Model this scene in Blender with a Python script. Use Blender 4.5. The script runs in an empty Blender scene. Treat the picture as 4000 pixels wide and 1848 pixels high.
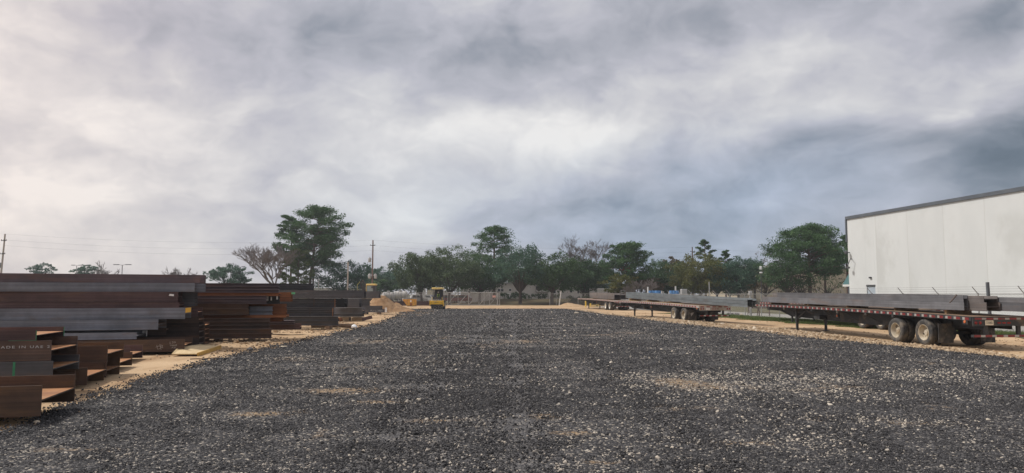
import bpy, math, random
import numpy as np
from mathutils import Vector, Matrix, noise as mnoise

random.seed(7)
rng = np.random.default_rng(7)
C = bpy.context.scene.collection
SC = bpy.context.scene
R = math.radians

# ------------------------------------------------------------------ camera
F_PX, PITCH, EYE = 2800.0, R(4.62), 2.15
cam_d = bpy.data.cameras.new("camera")
cam_d.sensor_width = 36.0
cam_d.lens = 36.0 * F_PX / 4000.0
cam_d.clip_end = 6000.0
cam = bpy.data.objects.new("camera", cam_d)
C.objects.link(cam)
cam.location = (0, 0, EYE)
cam.rotation_euler = (R(90) + PITCH, 0, 0)
SC.camera = cam


def ray(px, py):
    a, b = (px - 2000) / F_PX, (924 - py) / F_PX
    return a, math.cos(PITCH) - b * math.sin(PITCH), math.sin(PITCH) + b * math.cos(PITCH)


def at(px, py, Y):
    """world point seen in the survey photograph at (px, py), Y metres ahead"""
    x, y, z = ray(px, py)
    s = Y / y
    return Vector((x * s, Y, EYE + z * s))


def gnd(px, py, z=0.0):
    x, y, zz = ray(px, py)
    s = (z - EYE) / zz
    return Vector((x * s, y * s, z))


def hgt(npx, Y):
    return npx * Y / F_PX


def azel(px, py):
    x, y, z = ray(px, py)
    return math.atan2(x, y), math.atan2(z, math.hypot(x, y))


# ------------------------------------------------------------------ render, exposure
SC.render.engine = "CYCLES"
SC.view_settings.view_transform = "Standard"
SC.view_settings.look = "None"
SC.view_settings.exposure = 0.3
SC.view_settings.gamma = 1.0
SC.view_settings.use_curve_mapping = False
cy = SC.cycles
cy.max_bounces = 6
cy.diffuse_bounces = 3
cy.glossy_bounces = 2
cy.transparent_max_bounces = 12
cy.caustics_reflective = False
cy.caustics_refractive = False
cy.use_denoising = True
cy.sample_clamp_indirect = 4.0

# ------------------------------------------------------------------ sun
SUN_DIR = Vector((-0.62, 0.16, 0.77)).normalized()
sl = bpy.data.lights.new("sun", "SUN")
sl.energy = 2.45
sl.angle = R(8)
sl.color = (1.0, 0.965, 0.915)
sun = bpy.data.objects.new("sun", sl)
C.objects.link(sun)
sun.rotation_euler = SUN_DIR.to_track_quat("Z", "Y").to_euler()

# ------------------------------------------------------------------ sky: Nishita behind broken cloud
W = bpy.data.worlds.new("World")
SC.world = W
W.use_nodes = True
wt = W.node_tree
for n in list(wt.nodes):
    wt.nodes.remove(n)


class NT:
    """small helper for writing node trees"""

    def __init__(s, tree):
        s.t = tree

    def n(s, typ, **kw):
        nd = s.t.nodes.new(typ)
        for k, v in kw.items():
            setattr(nd, k, v)
        return nd

    def put(s, sock, v):
        if v is None:
            return
        if hasattr(v, "is_output"):
            s.t.links.new(v, sock)
        else:
            sock.default_value = v

    def math(s, op, a, b=None, c=None, clamp=False):
        nd = s.n("ShaderNodeMath", operation=op, use_clamp=clamp)
        s.put(nd.inputs[0], a)
        s.put(nd.inputs[1], b)
        s.put(nd.inputs[2], c)
        return nd.outputs[0]

    def vmath(s, op, a, b=None, sc=None):
        nd = s.n("ShaderNodeVectorMath", operation=op)
        s.put(nd.inputs[0], a)
        s.put(nd.inputs[1], b)
        if sc is not None:
            s.put(nd.inputs["Scale"], sc)
        return nd.outputs["Value"] if op in ("LENGTH", "DOT_PRODUCT", "DISTANCE") else nd.outputs[0]

    def noise(s, vec, scale, detail=4, rough=0.5, dist=0.0, col=False):
        nd = s.n("ShaderNodeTexNoise")
        s.put(nd.inputs["Vector"], vec)
        nd.inputs["Scale"].default_value = scale
        nd.inputs["Detail"].default_value = detail
        nd.inputs["Roughness"].default_value = rough
        nd.inputs["Distortion"].default_value = dist
        return nd.outputs["Color" if col else "Fac"]

    def voro(s, vec, scale, feature="F1", out="Distance", rnd=1.0):
        nd = s.n("ShaderNodeTexVoronoi", feature=feature)
        s.put(nd.inputs["Vector"], vec)
        nd.inputs["Scale"].default_value = scale
        nd.inputs["Randomness"].default_value = rnd
        return nd.outputs[out]

    def mapping(s, vec, loc=(0, 0, 0), rot=(0, 0, 0), scale=(1, 1, 1), typ="POINT"):
        nd = s.n("ShaderNodeMapping", vector_type=typ)
        s.put(nd.inputs["Vector"], vec)
        nd.inputs["Location"].default_value = loc
        nd.inputs["Rotation"].default_value = rot
        nd.inputs["Scale"].default_value = scale
        return nd.outputs[0]

    def ramp(s, fac, stops, interp="LINEAR"):
        nd = s.n("ShaderNodeValToRGB")
        cr = nd.color_ramp
        cr.interpolation = interp
        while len(cr.elements) > 1:
            cr.elements.remove(cr.elements[-1])
        for i, (p, c) in enumerate(stops):
            e = cr.elements[0] if i == 0 else cr.elements.new(p)
            e.position = p
            c = (c, c, c) if isinstance(c, (int, float)) else c
            e.color = (*c, 1)
        s.put(nd.inputs[0], fac)
        return nd.outputs["Color"]

    def mix(s, fac, a, b, blend="MIX"):
        nd = s.n("ShaderNodeMix", data_type="RGBA", blend_type=blend)
        s.put(nd.inputs["Factor"], fac)
        for i, v in ((6, a), (7, b)):
            if isinstance(v, tuple) and len(v) == 3:
                v = (*v, 1)
            s.put(nd.inputs[i], v)
        return nd.outputs[2]

    def range(s, v, a, b, c=0.0, d=1.0, typ="SMOOTHSTEP"):
        nd = s.n("ShaderNodeMapRange", interpolation_type=typ)
        for i, x in enumerate((v, a, b, c, d)):
            s.put(nd.inputs[i], x)
        return nd.outputs[0]

    def sepxyz(s, v):
        nd = s.n("ShaderNodeSeparateXYZ")
        s.put(nd.inputs[0], v)
        return nd.outputs

    def comb(s, x, y, z):
        nd = s.n("ShaderNodeCombineXYZ")
        for i, v in enumerate((x, y, z)):
            s.put(nd.inputs[i], v)
        return nd.outputs[0]


w = NT(wt)
tc = w.n("ShaderNodeTexCoord")
dirv = w.vmath("NORMALIZE", tc.outputs["Generated"])
dx, dy, dz = w.sepxyz(dirv)
az = w.math("ARCTAN2", dx, dy)
el = w.math("ARCSINE", dz)
ae = w.comb(az, el, 0.0)
# broken cloud: soft cells flattened towards the horizon, warped so that no edge runs straight
cv_ = w.mapping(dirv, rot=(0, R(-9), 0), scale=(1.0, 1.0, 1.75))
warp = w.vmath("SUBTRACT", w.noise(cv_, 2.6, 5, 0.55, col=True), (0.5, 0.5, 0.5))
aew = w.vmath("ADD", ae, w.vmath("SCALE", warp, sc=0.26))
cw = w.vmath("ADD", cv_, w.vmath("SCALE", warp, sc=0.30))
n1 = w.noise(cw, 2.3, 7, 0.52)
n2 = w.noise(w.vmath("ADD", cw, (3.1, 1.7, 0.4)), 5.6, 7, 0.58)
n3 = w.noise(w.vmath("ADD", cv_, w.vmath("SCALE", warp, sc=0.12)), 11.0, 6, 0.62)


fine_w = w.vmath("SUBTRACT", w.noise(cv_, 8.0, 3, 0.6, col=True), (0.5, 0.5, 0.5))
bv = w.vmath("ADD", cw, w.vmath("SCALE", fine_w, sc=0.05))
# light from the sun side: thickness here against thickness a little towards the sun
h0 = w.noise(bv, 4.2, 5, 0.56)
h1 = w.noise(w.vmath("ADD", bv, tuple(SUN_DIR * 0.05)), 4.2, 5, 0.56)
relief = w.math("SUBTRACT", h0, h1)
LOBES = [  # centre in the photograph, half widths in degrees, tilt in degrees, weight: banks and gaps of the cloud
    (120, 240, 7, 5.5, -28, .20), (560, 400, 6, 3.0, 15, .20), (2180, 545, 10, 2.6, -4, .30), (1150, 560, 4, 2.4, 0, -.08),
    (1560, 470, 6, 1.6, -20, .10), (2950, 290, 10, 1.6, 10, .16), (2600, 400, 8, 1.5, 4, -.07), (3230, 480, 7, 2.0, 12, .20),
    (3900, 300, 7, 2.2, 25, .30), (400, 700, 7, 1.6, 0, .14), (100, 860, 9, 3.0, 0, .06), (250, 560, 6, 1.8, 0, -.06),
    (2000, 90, 44, 5.0, 4, -.10), (1500, 190, 12, 2.4, -6, -.09), (1250, 60, 8, 2.5, 0, -.08), (2060, 230, 6, 2.4, 0, -.09),
    (2550, 120, 12, 2.4, 8, -.15), (3000, 60, 10, 2.0, 8, -.06), (3850, 110, 9, 2.2, 16, -.14), (3900, 620, 9, 4.8, 28, -.44), (3400, 690, 13, 1.8, 3, -.12),
    (2600, 890, 13, 3.4, 0, -.22), (3150, 840, 11, 2.6, 0, -.09), (3260, 890, 9, 1.6, 0, .05), (800, 150, 7, 2.0, -12, -.10),
    (3560, 770, 3.6, 2.2, 40, .20),
]
fld = w.math("ADD", 0.675, w.math("MULTIPLY", w.math("SUBTRACT", 0.0, w.math("SINE", az)), 0.13))
for (px, py, sx, sy, tilt, wt_) in LOBES:
    a0, e0 = azel(px, py)
    m = w.mapping(aew, loc=(a0, e0, 0), rot=(0, 0, R(tilt)), scale=(R(sx), R(sy), 1), typ="TEXTURE")
    r2 = w.vmath("DOT_PRODUCT", m, m)
    g = w.math("POWER", math.e, w.math("MULTIPLY", r2, -1.0))
    fld = w.math("MULTIPLY_ADD", g, wt_, fld)
fld = w.math("MULTIPLY_ADD", w.math("SUBTRACT", n1, 0.5), 0.36, fld)
fld = w.math("MULTIPLY_ADD", w.math("SUBTRACT", n2, 0.5), 0.36, fld)
fld = w.math("MULTIPLY_ADD", w.math("SUBTRACT", n3, 0.5), 0.16, fld)
fld = w.math("MULTIPLY_ADD", relief, 1.05, fld)
cloud = w.ramp(w.math("MULTIPLY_ADD", fld, 0.8, 0.2), [(q * .8 + .2, c_) for q, c_ in ((-.25, (.070, .092, .118)), (0.0, (.115, .142, .175)), (0.22, (.205, .228, .268)), (0.42, (.325, .334, .375)), (0.60, (.425, .425, .47)),
                     (0.78, (.545, .54, .555)), (1.0, (.73, .715, .70)))])
m = w.mapping(aew, loc=(*azel(2650, 900), 0), scale=(R(20), R(4.2), 1), typ="TEXTURE")
thin = w.math("POWER", math.e, w.math("MULTIPLY", w.vmath("DOT_PRODUCT", m, m), -1.0))
cloud = w.mix(w.math("MULTIPLY", thin, 0.8), cloud, w.mix(1.0, cloud, (.80, .97, 1.14), "MULTIPLY"))
warm = w.range(az, R(-10), R(-42), 0.0, 1.0)
cloud = w.mix(warm, cloud, w.mix(1.0, cloud, (1.10, 1.0, .945), "MULTIPLY"))
sky = w.n("ShaderNodeTexSky", sky_type="NISHITA")
sky.sun_disc = False
sky.sun_elevation = math.asin(SUN_DIR.z)
sky.sun_rotation = math.atan2(SUN_DIR.x, SUN_DIR.y)
bg_sky = w.n("ShaderNodeBackground")
w.put(bg_sky.inputs[0], sky.outputs[0])
bg_sky.inputs[1].default_value = 0.08
bg_cl = w.n("ShaderNodeBackground")
w.put(bg_cl.inputs[0], cloud)
bg_cl.inputs[1].default_value = 1.0
cover = w.n("ShaderNodeMixShader")
cover.inputs[0].default_value = 0.93
wt.links.new(bg_sky.outputs[0], cover.inputs[1])
wt.links.new(bg_cl.outputs[0], cover.inputs[2])
wo = w.n("ShaderNodeOutputWorld")
wt.links.new(cover.outputs[0], wo.inputs[0])

# ------------------------------------------------------------------ object helpers
def tag(o, label=None, cat=None, group=None, kind=None):
    if label:
        o["label"] = label
    if cat:
        o["category"] = cat
        o["kind"] = "thing"
    if group:
        o["group"] = group
    if kind:
        o["kind"] = kind
    return o


def empty(name, label, cat, loc=(0, 0, 0), rz=0.0, group=None):
    o = bpy.data.objects.new(name, None)
    o.empty_display_size = 0.3
    C.objects.link(o)
    o.location = loc
    o.rotation_euler = (0, 0, rz)
    return tag(o, label, cat, group)


def link(name, me, parent=None, loc=None, rot=None):
    o = bpy.data.objects.new(name, me)
    C.objects.link(o)
    if parent is not None:
        o.parent = parent
    if loc is not None:
        o.location = loc
    if rot is not None:
        o.rotation_euler = rot
    return o


def copy_tree(o, parent=None):
    c = o.copy()
    C.objects.link(c)
    c.parent = parent
    for ch in list(o.children):
        copy_tree(ch, c)
    return c


class MB:
    """collects shapes into one mesh"""

    def __init__(s):
        s.v, s.f, s.m = [], [], []

    def add(s, vs, fs, mi=0):
        b = len(s.v)
        s.v.extend(tuple(p) for p in vs)
        for f in fs:
            s.f.append(tuple(b + i for i in f))
            s.m.append(mi)
        return s

    def box(s, x0, x1, y0, y1, z0, z1, mi=0, M=None):
        vs = [(x, y, z) for x in (x0, x1) for y in (y0, y1) for z in (z0, z1)]
        if M is not None:
            vs = [M @ Vector(p) for p in vs]
        return s.add(vs, [(0, 1, 3, 2), (4, 6, 7, 5), (0, 4, 5, 1), (2, 3, 7, 6), (0, 2, 6, 4), (1, 5, 7, 3)], mi)

    def cbox(s, x0, x1, y0, y1, z0, z1, c=0.03, mi=0):
        """box with chamfered edges"""
        vs = []
        for ax in range(3):
            lo, hi = [x0, y0, z0], [x1, y1, z1]
            for sx in (0, 1):
                for sy in (0, 1):
                    for sz in (0, 1):
                        p = [hi[i] - c if (sx, sy, sz)[i] else lo[i] + c for i in range(3)]
                        p[ax] = hi[ax] if (sx, sy, sz)[ax] else lo[ax]
                        vs.append(p)
        import bmesh
        bm = bmesh.new()
        for p in vs:
            bm.verts.new(p)
        bmesh.ops.convex_hull(bm, input=bm.verts)
        bm.verts.index_update()
        s.add([tuple(v.co) for v in bm.verts], [[v.index for v in f.verts] for f in bm.faces], mi)
        bm.free()
        return s

    def bar(s, a, b, w, h, mi=0, up=(0, 0, 1)):
        a, b = Vector(a), Vector(b)
        d = (b - a)
        L = d.length
        d.normalize()
        u = Vector(up)
        if abs(d.dot(u)) > 0.98:
            u = Vector((1, 0, 0))
        sd = d.cross(u).normalized()
        u = sd.cross(d)
        vs = []
        for t in (0, L):
            for (p, q) in ((-1, -1), (1, -1), (1, 1), (-1, 1)):
                vs.append(a + d * t + sd * (p * w / 2) + u * (q * h / 2))
        return s.add(vs, [(3, 2, 1, 0), (4, 5, 6, 7), (0, 1, 5, 4), (1, 2, 6, 5), (2, 3, 7, 6), (3, 0, 4, 7)], mi)

    def tube(s, pts, rad, n=8, mi=0, cap=True):
        pts = [Vector(p) for p in pts]
        rads = rad if isinstance(rad, (list, tuple)) else [rad] * len(pts)
        vs, fs = [], []
        ref = None
        for i, p in enumerate(pts):
            d = (pts[min(i + 1, len(pts) - 1)] - pts[max(i - 1, 0)])
            if d.length < 1e-9:
                d = Vector((0, 0, 1))
            d.normalize()
            if ref is None:
                ref = Vector((1, 0, 0)) if abs(d.x) < 0.9 else Vector((0, 1, 0))
            a = (ref - d * ref.dot(d)).normalized()
            ref = a
            b = d.cross(a)
            for k in range(n):
                t = 2 * math.pi * k / n
                vs.append(p + (a * math.cos(t) + b * math.sin(t)) * rads[i])
        for i in range(len(pts) - 1):
            for k in range(n):
                fs.append((i * n + k, i * n + (k + 1) % n, (i + 1) * n + (k + 1) % n, (i + 1) * n + k))
        if cap:
            fs.append(tuple(range(n - 1, -1, -1)))
            fs.append(tuple((len(pts) - 1) * n + k for k in range(n)))
        return s.add(vs, fs, mi)

    def lathe(s, prof, n=24, mi=0, axis="y", M=None):
        """profile of (radius, along) turned about an axis"""
        vs, fs = [], []
        for (r, a) in prof:
            for k in range(n):
                t = 2 * math.pi * k / n
                p = (r * math.cos(t), a, r * math.sin(t)) if axis == "y" else (
                    (a, r * math.cos(t), r * math.sin(t)) if axis == "x" else (r * math.cos(t), r * math.sin(t), a))
                vs.append(M @ Vector(p) if M is not None else p)
        for i in range(len(prof) - 1):
            for k in range(n):
                fs.append((i * n + k, i * n + (k + 1) % n, (i + 1) * n + (k + 1) % n, (i + 1) * n + k))
        return s.add(vs, fs, mi)

    def prism(s, poly, x0, x1, mi=0):
        """polygon in (y, z) pushed along x"""
        n = len(poly)
        vs = [(x0, y, z) for y, z in poly] + [(x1, y, z) for y, z in poly]
        fs = [tuple(range(n - 1, -1, -1)), tuple(range(n, 2 * n))]
        fs += [(i, (i + 1) % n, n + (i + 1) % n, n + i) for i in range(n)]
        return s.add(vs, fs, mi)

    def prism_y(s, poly, y0, y1, mi=0):
        """polygon in (x, z) pushed along y"""
        n = len(poly)
        vs = [(x, y0, z) for x, z in poly] + [(x, y1, z) for x, z in poly]
        fs = [tuple(range(n)), tuple(range(2 * n - 1, n - 1, -1))]
        fs += [((i + 1) % n, i, n + i, n + (i + 1) % n) for i in range(n)]
        return s.add(vs, fs, mi)

    def mesh(s, name, mats, smooth=None, recalc=True):
        me = bpy.data.meshes.new(name)
        me.from_pydata(s.v, [], s.f)
        for m in (mats if isinstance(mats, (list, tuple)) else [mats]):
            me.materials.append(m)
        me.polygons.foreach_set("material_index", s.m)
        if recalc:
            import bmesh
            bm = bmesh.new()
            bm.from_mesh(me)
            bmesh.ops.recalc_face_normals(bm, faces=bm.faces)
            bm.to_mesh(me)
            bm.free()
        if smooth is not None:
            me.shade_smooth()
            me.set_sharp_from_angle(angle=R(smooth))
        me.update()
        return me

    def build(s, name, mats, parent=None, loc=None, rot=None, smooth=None, recalc=True):
        return link(name, s.mesh(name, mats, smooth, recalc), parent, loc, rot)


def np_mesh(name, verts, quads, mats, tint=None, smooth=False):
    me = bpy.data.meshes.new(name)
    nv, nf = len(verts), len(quads)
    k = quads.shape[1]
    me.vertices.add(nv)
    me.vertices.foreach_set("co", np.asarray(verts, np.float32).ravel())
    me.loops.add(nf * k)
    me.loops.foreach_set("vertex_index", np.asarray(quads, np.int32).ravel())
    me.polygons.add(nf)
    me.polygons.foreach_set("loop_start", np.arange(0, nf * k, k, dtype=np.int32))
    if smooth:
        me.polygons.foreach_set("use_smooth", np.ones(nf, bool))
    for m in (mats if isinstance(mats, (list, tuple)) else [mats]):
        me.materials.append(m)
    me.update(calc_edges=True)
    if tint is not None:
        at_ = me.attributes.new("tint", "FLOAT", "FACE")
        at_.data.foreach_set("value", np.asarray(tint, np.float32))
    me.validate()
    return me


# ------------------------------------------------------------------ materials
def newmat(name):
    m = bpy.data.materials.new(name)
    m.use_nodes = True
    nt = NT(m.node_tree)
    bs = m.node_tree.nodes["Principled BSDF"]
    return m, nt, bs


def objvec(nt):
    """object coordinates shifted per object, so copies do not repeat"""
    tc_ = nt.n("ShaderNodeTexCoord")
    oi = nt.n("ShaderNodeObjectInfo")
    off = nt.vmath("SCALE", (37.0, 19.0, 53.0), sc=oi.outputs["Random"])
    return nt.vmath("ADD", tc_.outputs["Object"], off), oi.outputs["Random"]


def bump(nt, bs, h, strength=0.3, dist=0.02):
    b = nt.n("ShaderNodeBump")
    b.inputs["Strength"].default_value = strength
    b.inputs["Distance"].default_value = dist
    nt.put(b.inputs["Height"], h)
    nt.t.links.new(b.outputs[0], bs.inputs["Normal"])


def mk(name, c1, c2, scale=3.0, stretch=(1, 1, 1), rough=0.7, metal=0.0, bmp=0.1, c3=None, amt3=0.3, detail=6, lo=0.3, hi=0.7, spec=0.5, vary=0.15):
    """weathered surface: two tones in streaks or clouds, a third in patches"""
    m, nt, bs = newmat(name)
    v, rnd = objvec(nt)
    f = nt.noise(nt.mapping(v, scale=stretch), scale, detail, 0.6)
    col = nt.mix(nt.range(f, lo, hi), c1, c2)
    if stretch[0] < 0.5:   # rolled steel: thin lengthwise lines, water runs and blotches
        ln = nt.noise(nt.mapping(v, scale=(0.05, 9.0, 26.0)), 1.0, 3, 0.6)
        k = nt.range(ln, .30, .72, .74, 1.16)
        col = nt.mix(1.0, col, nt.comb(k, k, k), "MULTIPLY")
        bl = nt.noise(nt.mapping(v, scale=(1.2, 1.2, 0.8)), 1.1, 6, 0.65)
        k = nt.range(bl, .30, .70, .78, 1.20)
        col = nt.mix(1.0, col, nt.comb(k, k, k), "MULTIPLY")
    if c3 is not None:
        p = nt.noise(nt.mapping(v, loc=(9, 4, 1), scale=tuple(0.5 + 0.5 * s for s in stretch)), scale * 0.6, 7, 0.65)
        col = nt.mix(nt.range(p, 0.62 - amt3 * 0.4, 0.70), col, c3)
    g = nt.math("MULTIPLY_ADD", rnd, vary * 2, 1.0 - vary)
    col = nt.mix(1.0, col, nt.comb(g, g, g), "MULTIPLY")
    nt.put(bs.inputs["Base Color"], col)
    nt.put(bs.inputs["Roughness"], nt.range(f, 0.2, 0.8, max(0.05, rough - 0.12), min(1, rough + 0.1), "LINEAR"))
    bs.inputs["Metallic"].default_value = metal
    bs.inputs["Specular IOR Level"].default_value = spec
    if bmp:
        bump(nt, bs, nt.noise(v, scale * 6, 5, 0.7), bmp, 0.02)
    return m


STK = (0.25, 3.0, 5.0)
M = {}
M["rust_black"] = mk("rust_black", (.030, .020, .018), (.055, .034, .028), 1.1, (0.25, 3.0, 5.0), .8, 0, .2, (.09, .045, .028), .3)
M["rust_dark"] = mk("rust_dark", (0.055, 0.032, 0.023), (0.096, 0.055, 0.035), 1.1, STK, .75, 0, .25, (0.129, 0.071, 0.033), .35)
M["rust_red"] = mk("rust_red", (0.076, 0.043, 0.043), (0.110, 0.065, 0.063), 1.3, STK, .75, 0, .25, (0.132, 0.077, 0.056), .3)
M["rust_orange"] = mk("rust_orange", (0.205, 0.074, 0.027), (0.285, 0.109, 0.038), 1.4, STK, .8, 0, .25, (0.149, 0.050, 0.024), .4)
M["rust_purple"] = mk("rust_purple", (0.097, 0.075, 0.086), (0.146, 0.107, 0.114), 1.2, STK, .7, 0, .2, (0.156, 0.087, 0.069), .35)
M["rust_brown"] = mk("rust_brown", (0.062, 0.041, 0.034), (0.102, 0.062, 0.046), 1.2, STK, .75, 0, .25, (0.130, 0.068, 0.040), .35)
M["mill_grey"] = mk("mill_grey", (0.143, 0.156, 0.189), (0.207, 0.221, 0.253), 1.2, STK, .55, 0, .15, (0.175, 0.138, 0.124), .25)
M["mill_dark"] = mk("mill_dark", (0.058, 0.058, 0.064), (0.092, 0.091, 0.098), 1.1, STK, .55, 0, .12, (0.104, 0.080, 0.070), .2)
M["mill_blue"] = mk("mill_blue", (0.146, 0.173, 0.186), (0.194, 0.216, 0.227), 1.1, (0.12, 3, 4), .55, 0, .1, (0.138, 0.143, 0.146), .3)
M["mill_warm"] = mk("mill_warm", (0.126, 0.112, 0.107), (0.169, 0.148, 0.137), 1.1, STK, .6, 0, .15, (0.166, 0.119, 0.090), .3)
M["mill_load"] = mk("mill_load", (0.130, 0.132, 0.142), (0.173, 0.172, 0.181), 1.1, STK, .6, 0, .12, (0.149, 0.124, 0.114), .25)
M["light_steel"] = mk("light_steel", (0.255, 0.264, 0.289), (0.323, 0.332, 0.348), 1.5, STK, .5, 0, .1)
M["rust_web_lit"] = mk("rust_web_lit", (0.306, 0.128, 0.051), (0.425, 0.196, 0.076), 1.6, STK, .85, 0, .25, (0.476, 0.281, 0.145), .3)  # web tops: rust and sand dust, brightened in the colour to look lit
M["black_paint"] = mk("black_paint", (.022, .024, .027), (.05, .051, .052), 2.0, (1, 1, 1), .55, 0, .05, (.15, .115, .08), .22)
M["galv"] = mk("galvanised", (.36, .37, .37), (.46, .46, .45), 3, (1, 1, 1), .5, 0.2, .05)
M["rail_red"] = mk("rail_red", (.19, .045, .04), (.27, .065, .05), 4, (1, 1, 1), .5, 0, .05, (.26, .18, .12), .35)
M["tape_red"] = mk("tape_red", (0.206, 0.020, 0.024), (0.254, 0.035, 0.032), 6, (1, 1, 1), .35, 0, 0, (0.138, 0.059, 0.048), .25)
M["tape_white"] = mk("tape_white", (0.420, 0.400, 0.363), (0.481, 0.466, 0.434), 6, (1, 1, 1), .35, 0, 0, (0.309, 0.254, 0.194), .25)
M["light_red"] = mk("light_red", (0.245, 0.014, 0.014), (0.294, 0.021, 0.021), 6, (1, 1, 1), .25, 0, 0)
M["light_amber"] = mk("light_amber", (.62, .16, .05), (.68, .2, .07), 6, (1, 1, 1), .25, 0, 0)
M["alu"] = mk("aluminium", (.40, .38, .36), (.50, .47, .44), 4, (1, 1, 1), .45, 0.3, .05, (.38, .30, .22), .3)
M["tyre"] = mk("tyre_rubber", (.035, .035, .036), (.07, .067, .063), 5, (1, 1, 1), .85, 0, .1, (.19, .16, .125), .42)
M["rim_dusty"] = mk("rim_dusty", (0.433, 0.373, 0.276), (0.519, 0.468, 0.373), 5, (1, 1, 1), .6, 0, .05, (0.329, 0.233, 0.138), .35)
M["rim_white"] = mk("rim_white", (.66, .64, .58), (.74, .72, .66), 5, (1, 1, 1), .5, 0, .05, (.45, .36, .25), .25)
M["dark_hole"] = mk("shadowed_steel", (.02, .02, .021), (.03, .03, .03), 4, (1, 1, 1), .8, 0, 0)  # near-black: shade of hollow ends, recessed webs and wheel holes put into colour
M["wood"] = mk("timber", (0.306, 0.196, 0.102), (0.425, 0.297, 0.170), 2.2, (0.3, 6, 6), .8, 0, .2, (0.204, 0.128, 0.072), .35)
M["wood_old"] = mk("old_timber", (.20, .125, .075), (.31, .205, .13), 2.2, (0.3, 6, 6), .85, 0, .3, (.36, .28, .2), .3)
M["deck_wood"] = mk("deck_boards", (0.167, 0.093, 0.056), (0.248, 0.161, 0.099), 2.0, (0.3, 5, 5), .85, 0, .3, (0.310, 0.223, 0.124), .35)
M["ply"] = mk("pale_board", (.52, .38, .20), (.62, .48, .28), 2.0, (0.5, 3, 3), .8, 0, .15)
M["yellow_edge"] = mk("yellow_edge", (.40, .24, .05), (.48, .30, .07), 3, (1, 1, 1), .7, 0, .1)
M["paint_yellow"] = mk("machine_yellow", (0.814, 0.462, 0.024), (0.902, 0.550, 0.039), 2.5, (1, 1, 1), .42, 0, .02, (0.616, 0.396, 0.110), .2)
M["canopy_yellow"] = mk("canopy_yellow", (.80, .58, .18), (.86, .65, .24), 2.5, (1, 1, 1), .5, 0, .02)
M["hopper_orange"] = mk("hopper_orange", (.58, .29, .025), (.68, .37, .05), 2.2, (1, 1, 1), .55, 0, .06, (.36, .14, .04), .35)
M["bollard_yellow"] = mk("bollard_yellow", (.72, .50, .06), (.80, .58, .10), 2.5, (1, 1, 1), .5, 0, .02)
M["white_paint"] = mk("white_paint", (.70, .70, .68), (.78, .78, .76), 1.0, (1, 1, 1), .5, 0, .02, (.55, .52, .47), .25)
M["cream_paint"] = mk("cream_paint", (.70, .63, .46), (.77, .70, .54), 1.0, (1, 1, 1), .5, 0, .02)
M["off_white"] = mk("off_white", (.55, .53, .49), (.66, .64, .60), 1.0, (1, 1, 1), .6, 0, .02, (.42, .38, .32), .3)
M["car_red"] = mk("car_red", (.22, .03, .035), (.28, .05, .05), 1.0, (1, 1, 1), .3, 0, 0)
M["car_white"] = mk("car_white", (.72, .72, .72), (.78, .78, .78), 1.0, (1, 1, 1), .3, 0, 0)
M["blue_paint"] = mk("blue_paint", (.07, .22, .48), (.11, .30, .58), 2.0, (1, 1, 1), .5, 0, .05)
M["pole_wood"] = mk("pole_wood", (.15, .10, .082), (.22, .15, .125), 2.5, (4, 4, 0.3), .85, 0, .2)
M["pole_pale"] = mk("pole_pale", (.40, .34, .28), (.48, .42, .36), 2.5, (4, 4, 0.3), .85, 0, .2)
M["bark"] = mk("bark", (.055, .042, .034), (.10, .08, .066), 4, (4, 4, 0.6), .9, 0, .4)
M["bark_pine"] = mk("bark_pine", (.10, .062, .045), (.17, .11, .085), 4, (4, 4, 0.6), .9, 0, .4)
M["bark_grey"] = mk("bark_grey", (.16, .135, .125), (.22, .19, .175), 4, (4, 4, 0.6), .9, 0, .3)
M["glass"] = mk("dark_glass", (.03, .036, .042), (.05, .058, .064), 2, (1, 1, 1), .12, 0, 0, spec=.8)
M["cab_glass"] = mk("cab_glass", (.20, .26, .27), (.27, .33, .33), 1, (1, 1, 1), .12, 0, 0, spec=.8)
M["skin"] = mk("skin", (.30, .17, .11), (.36, .21, .14), 6, (1, 1, 1), .6, 0, 0)
M["navy"] = mk("navy_cloth", (.02, .027, .05), (.035, .042, .07), 8, (1, 1, 1), .9, 0, .1)
M["hivis"] = mk("hivis_cloth", (.42, .62, .06), (.50, .70, .10), 8, (1, 1, 1), .8, 0, 0)
M["hat"] = mk("hard_hat", (.70, .70, .66), (.74, .74, .70), 8, (1, 1, 1), .4, 0, 0)
M["green_paint"] = mk("green_marking", (0.028, 0.198, 0.094), (0.050, 0.253, 0.127), 9, (1, 1, 1), .7, 0, 0)
M["green_tag"] = mk("green_tag", (.16, .60, .26), (.22, .66, .32), 9, (1, 1, 1), .7, 0, 0)
M["yellow_tag"] = mk("yellow_tag", (.85, .42, .02), (.90, .52, .04), 9, (1, 1, 1), .6, 0, 0)
M["paper"] = mk("paper", (.72, .71, .69), (.80, .79, .77), 9, (1, 1, 1), .7, 0, 0)
M["mark_white"] = mk("paint_marking", (0.360, 0.360, 0.360), (0.475, 0.475, 0.475), 14, (1, 1, 1), .8, 0, 0)
M["chalk"] = mk("chalk_marking", (0.315, 0.285, 0.255), (0.413, 0.375, 0.345), 20, (1, 1, 1), .9, 0, 0)
M["strap"] = mk("steel_strap", (.06, .05, .045), (.11, .07, .05), 6, (1, 1, 1), .6, 0, .05)
M["strap_rust"] = mk("rusty_strap", (.24, .10, .045), (.31, .14, .06), 6, (1, 1, 1), .7, 0, .05)
M["rock_dark"] = mk("dark_rock", (.09, .085, .085), (.15, .14, .135), 6, (1, 1, 1), .9, 0, .5)
M["rock_pale"] = mk("pale_rock", (.50, .42, .31), (.60, .53, .42), 6, (1, 1, 1), .9, 0, .4)
M["plastic_white"] = mk("white_plastic", (.72, .73, .74), (.80, .81, .82), 4, (1, 1, 1), .4, 0, .1)
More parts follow.
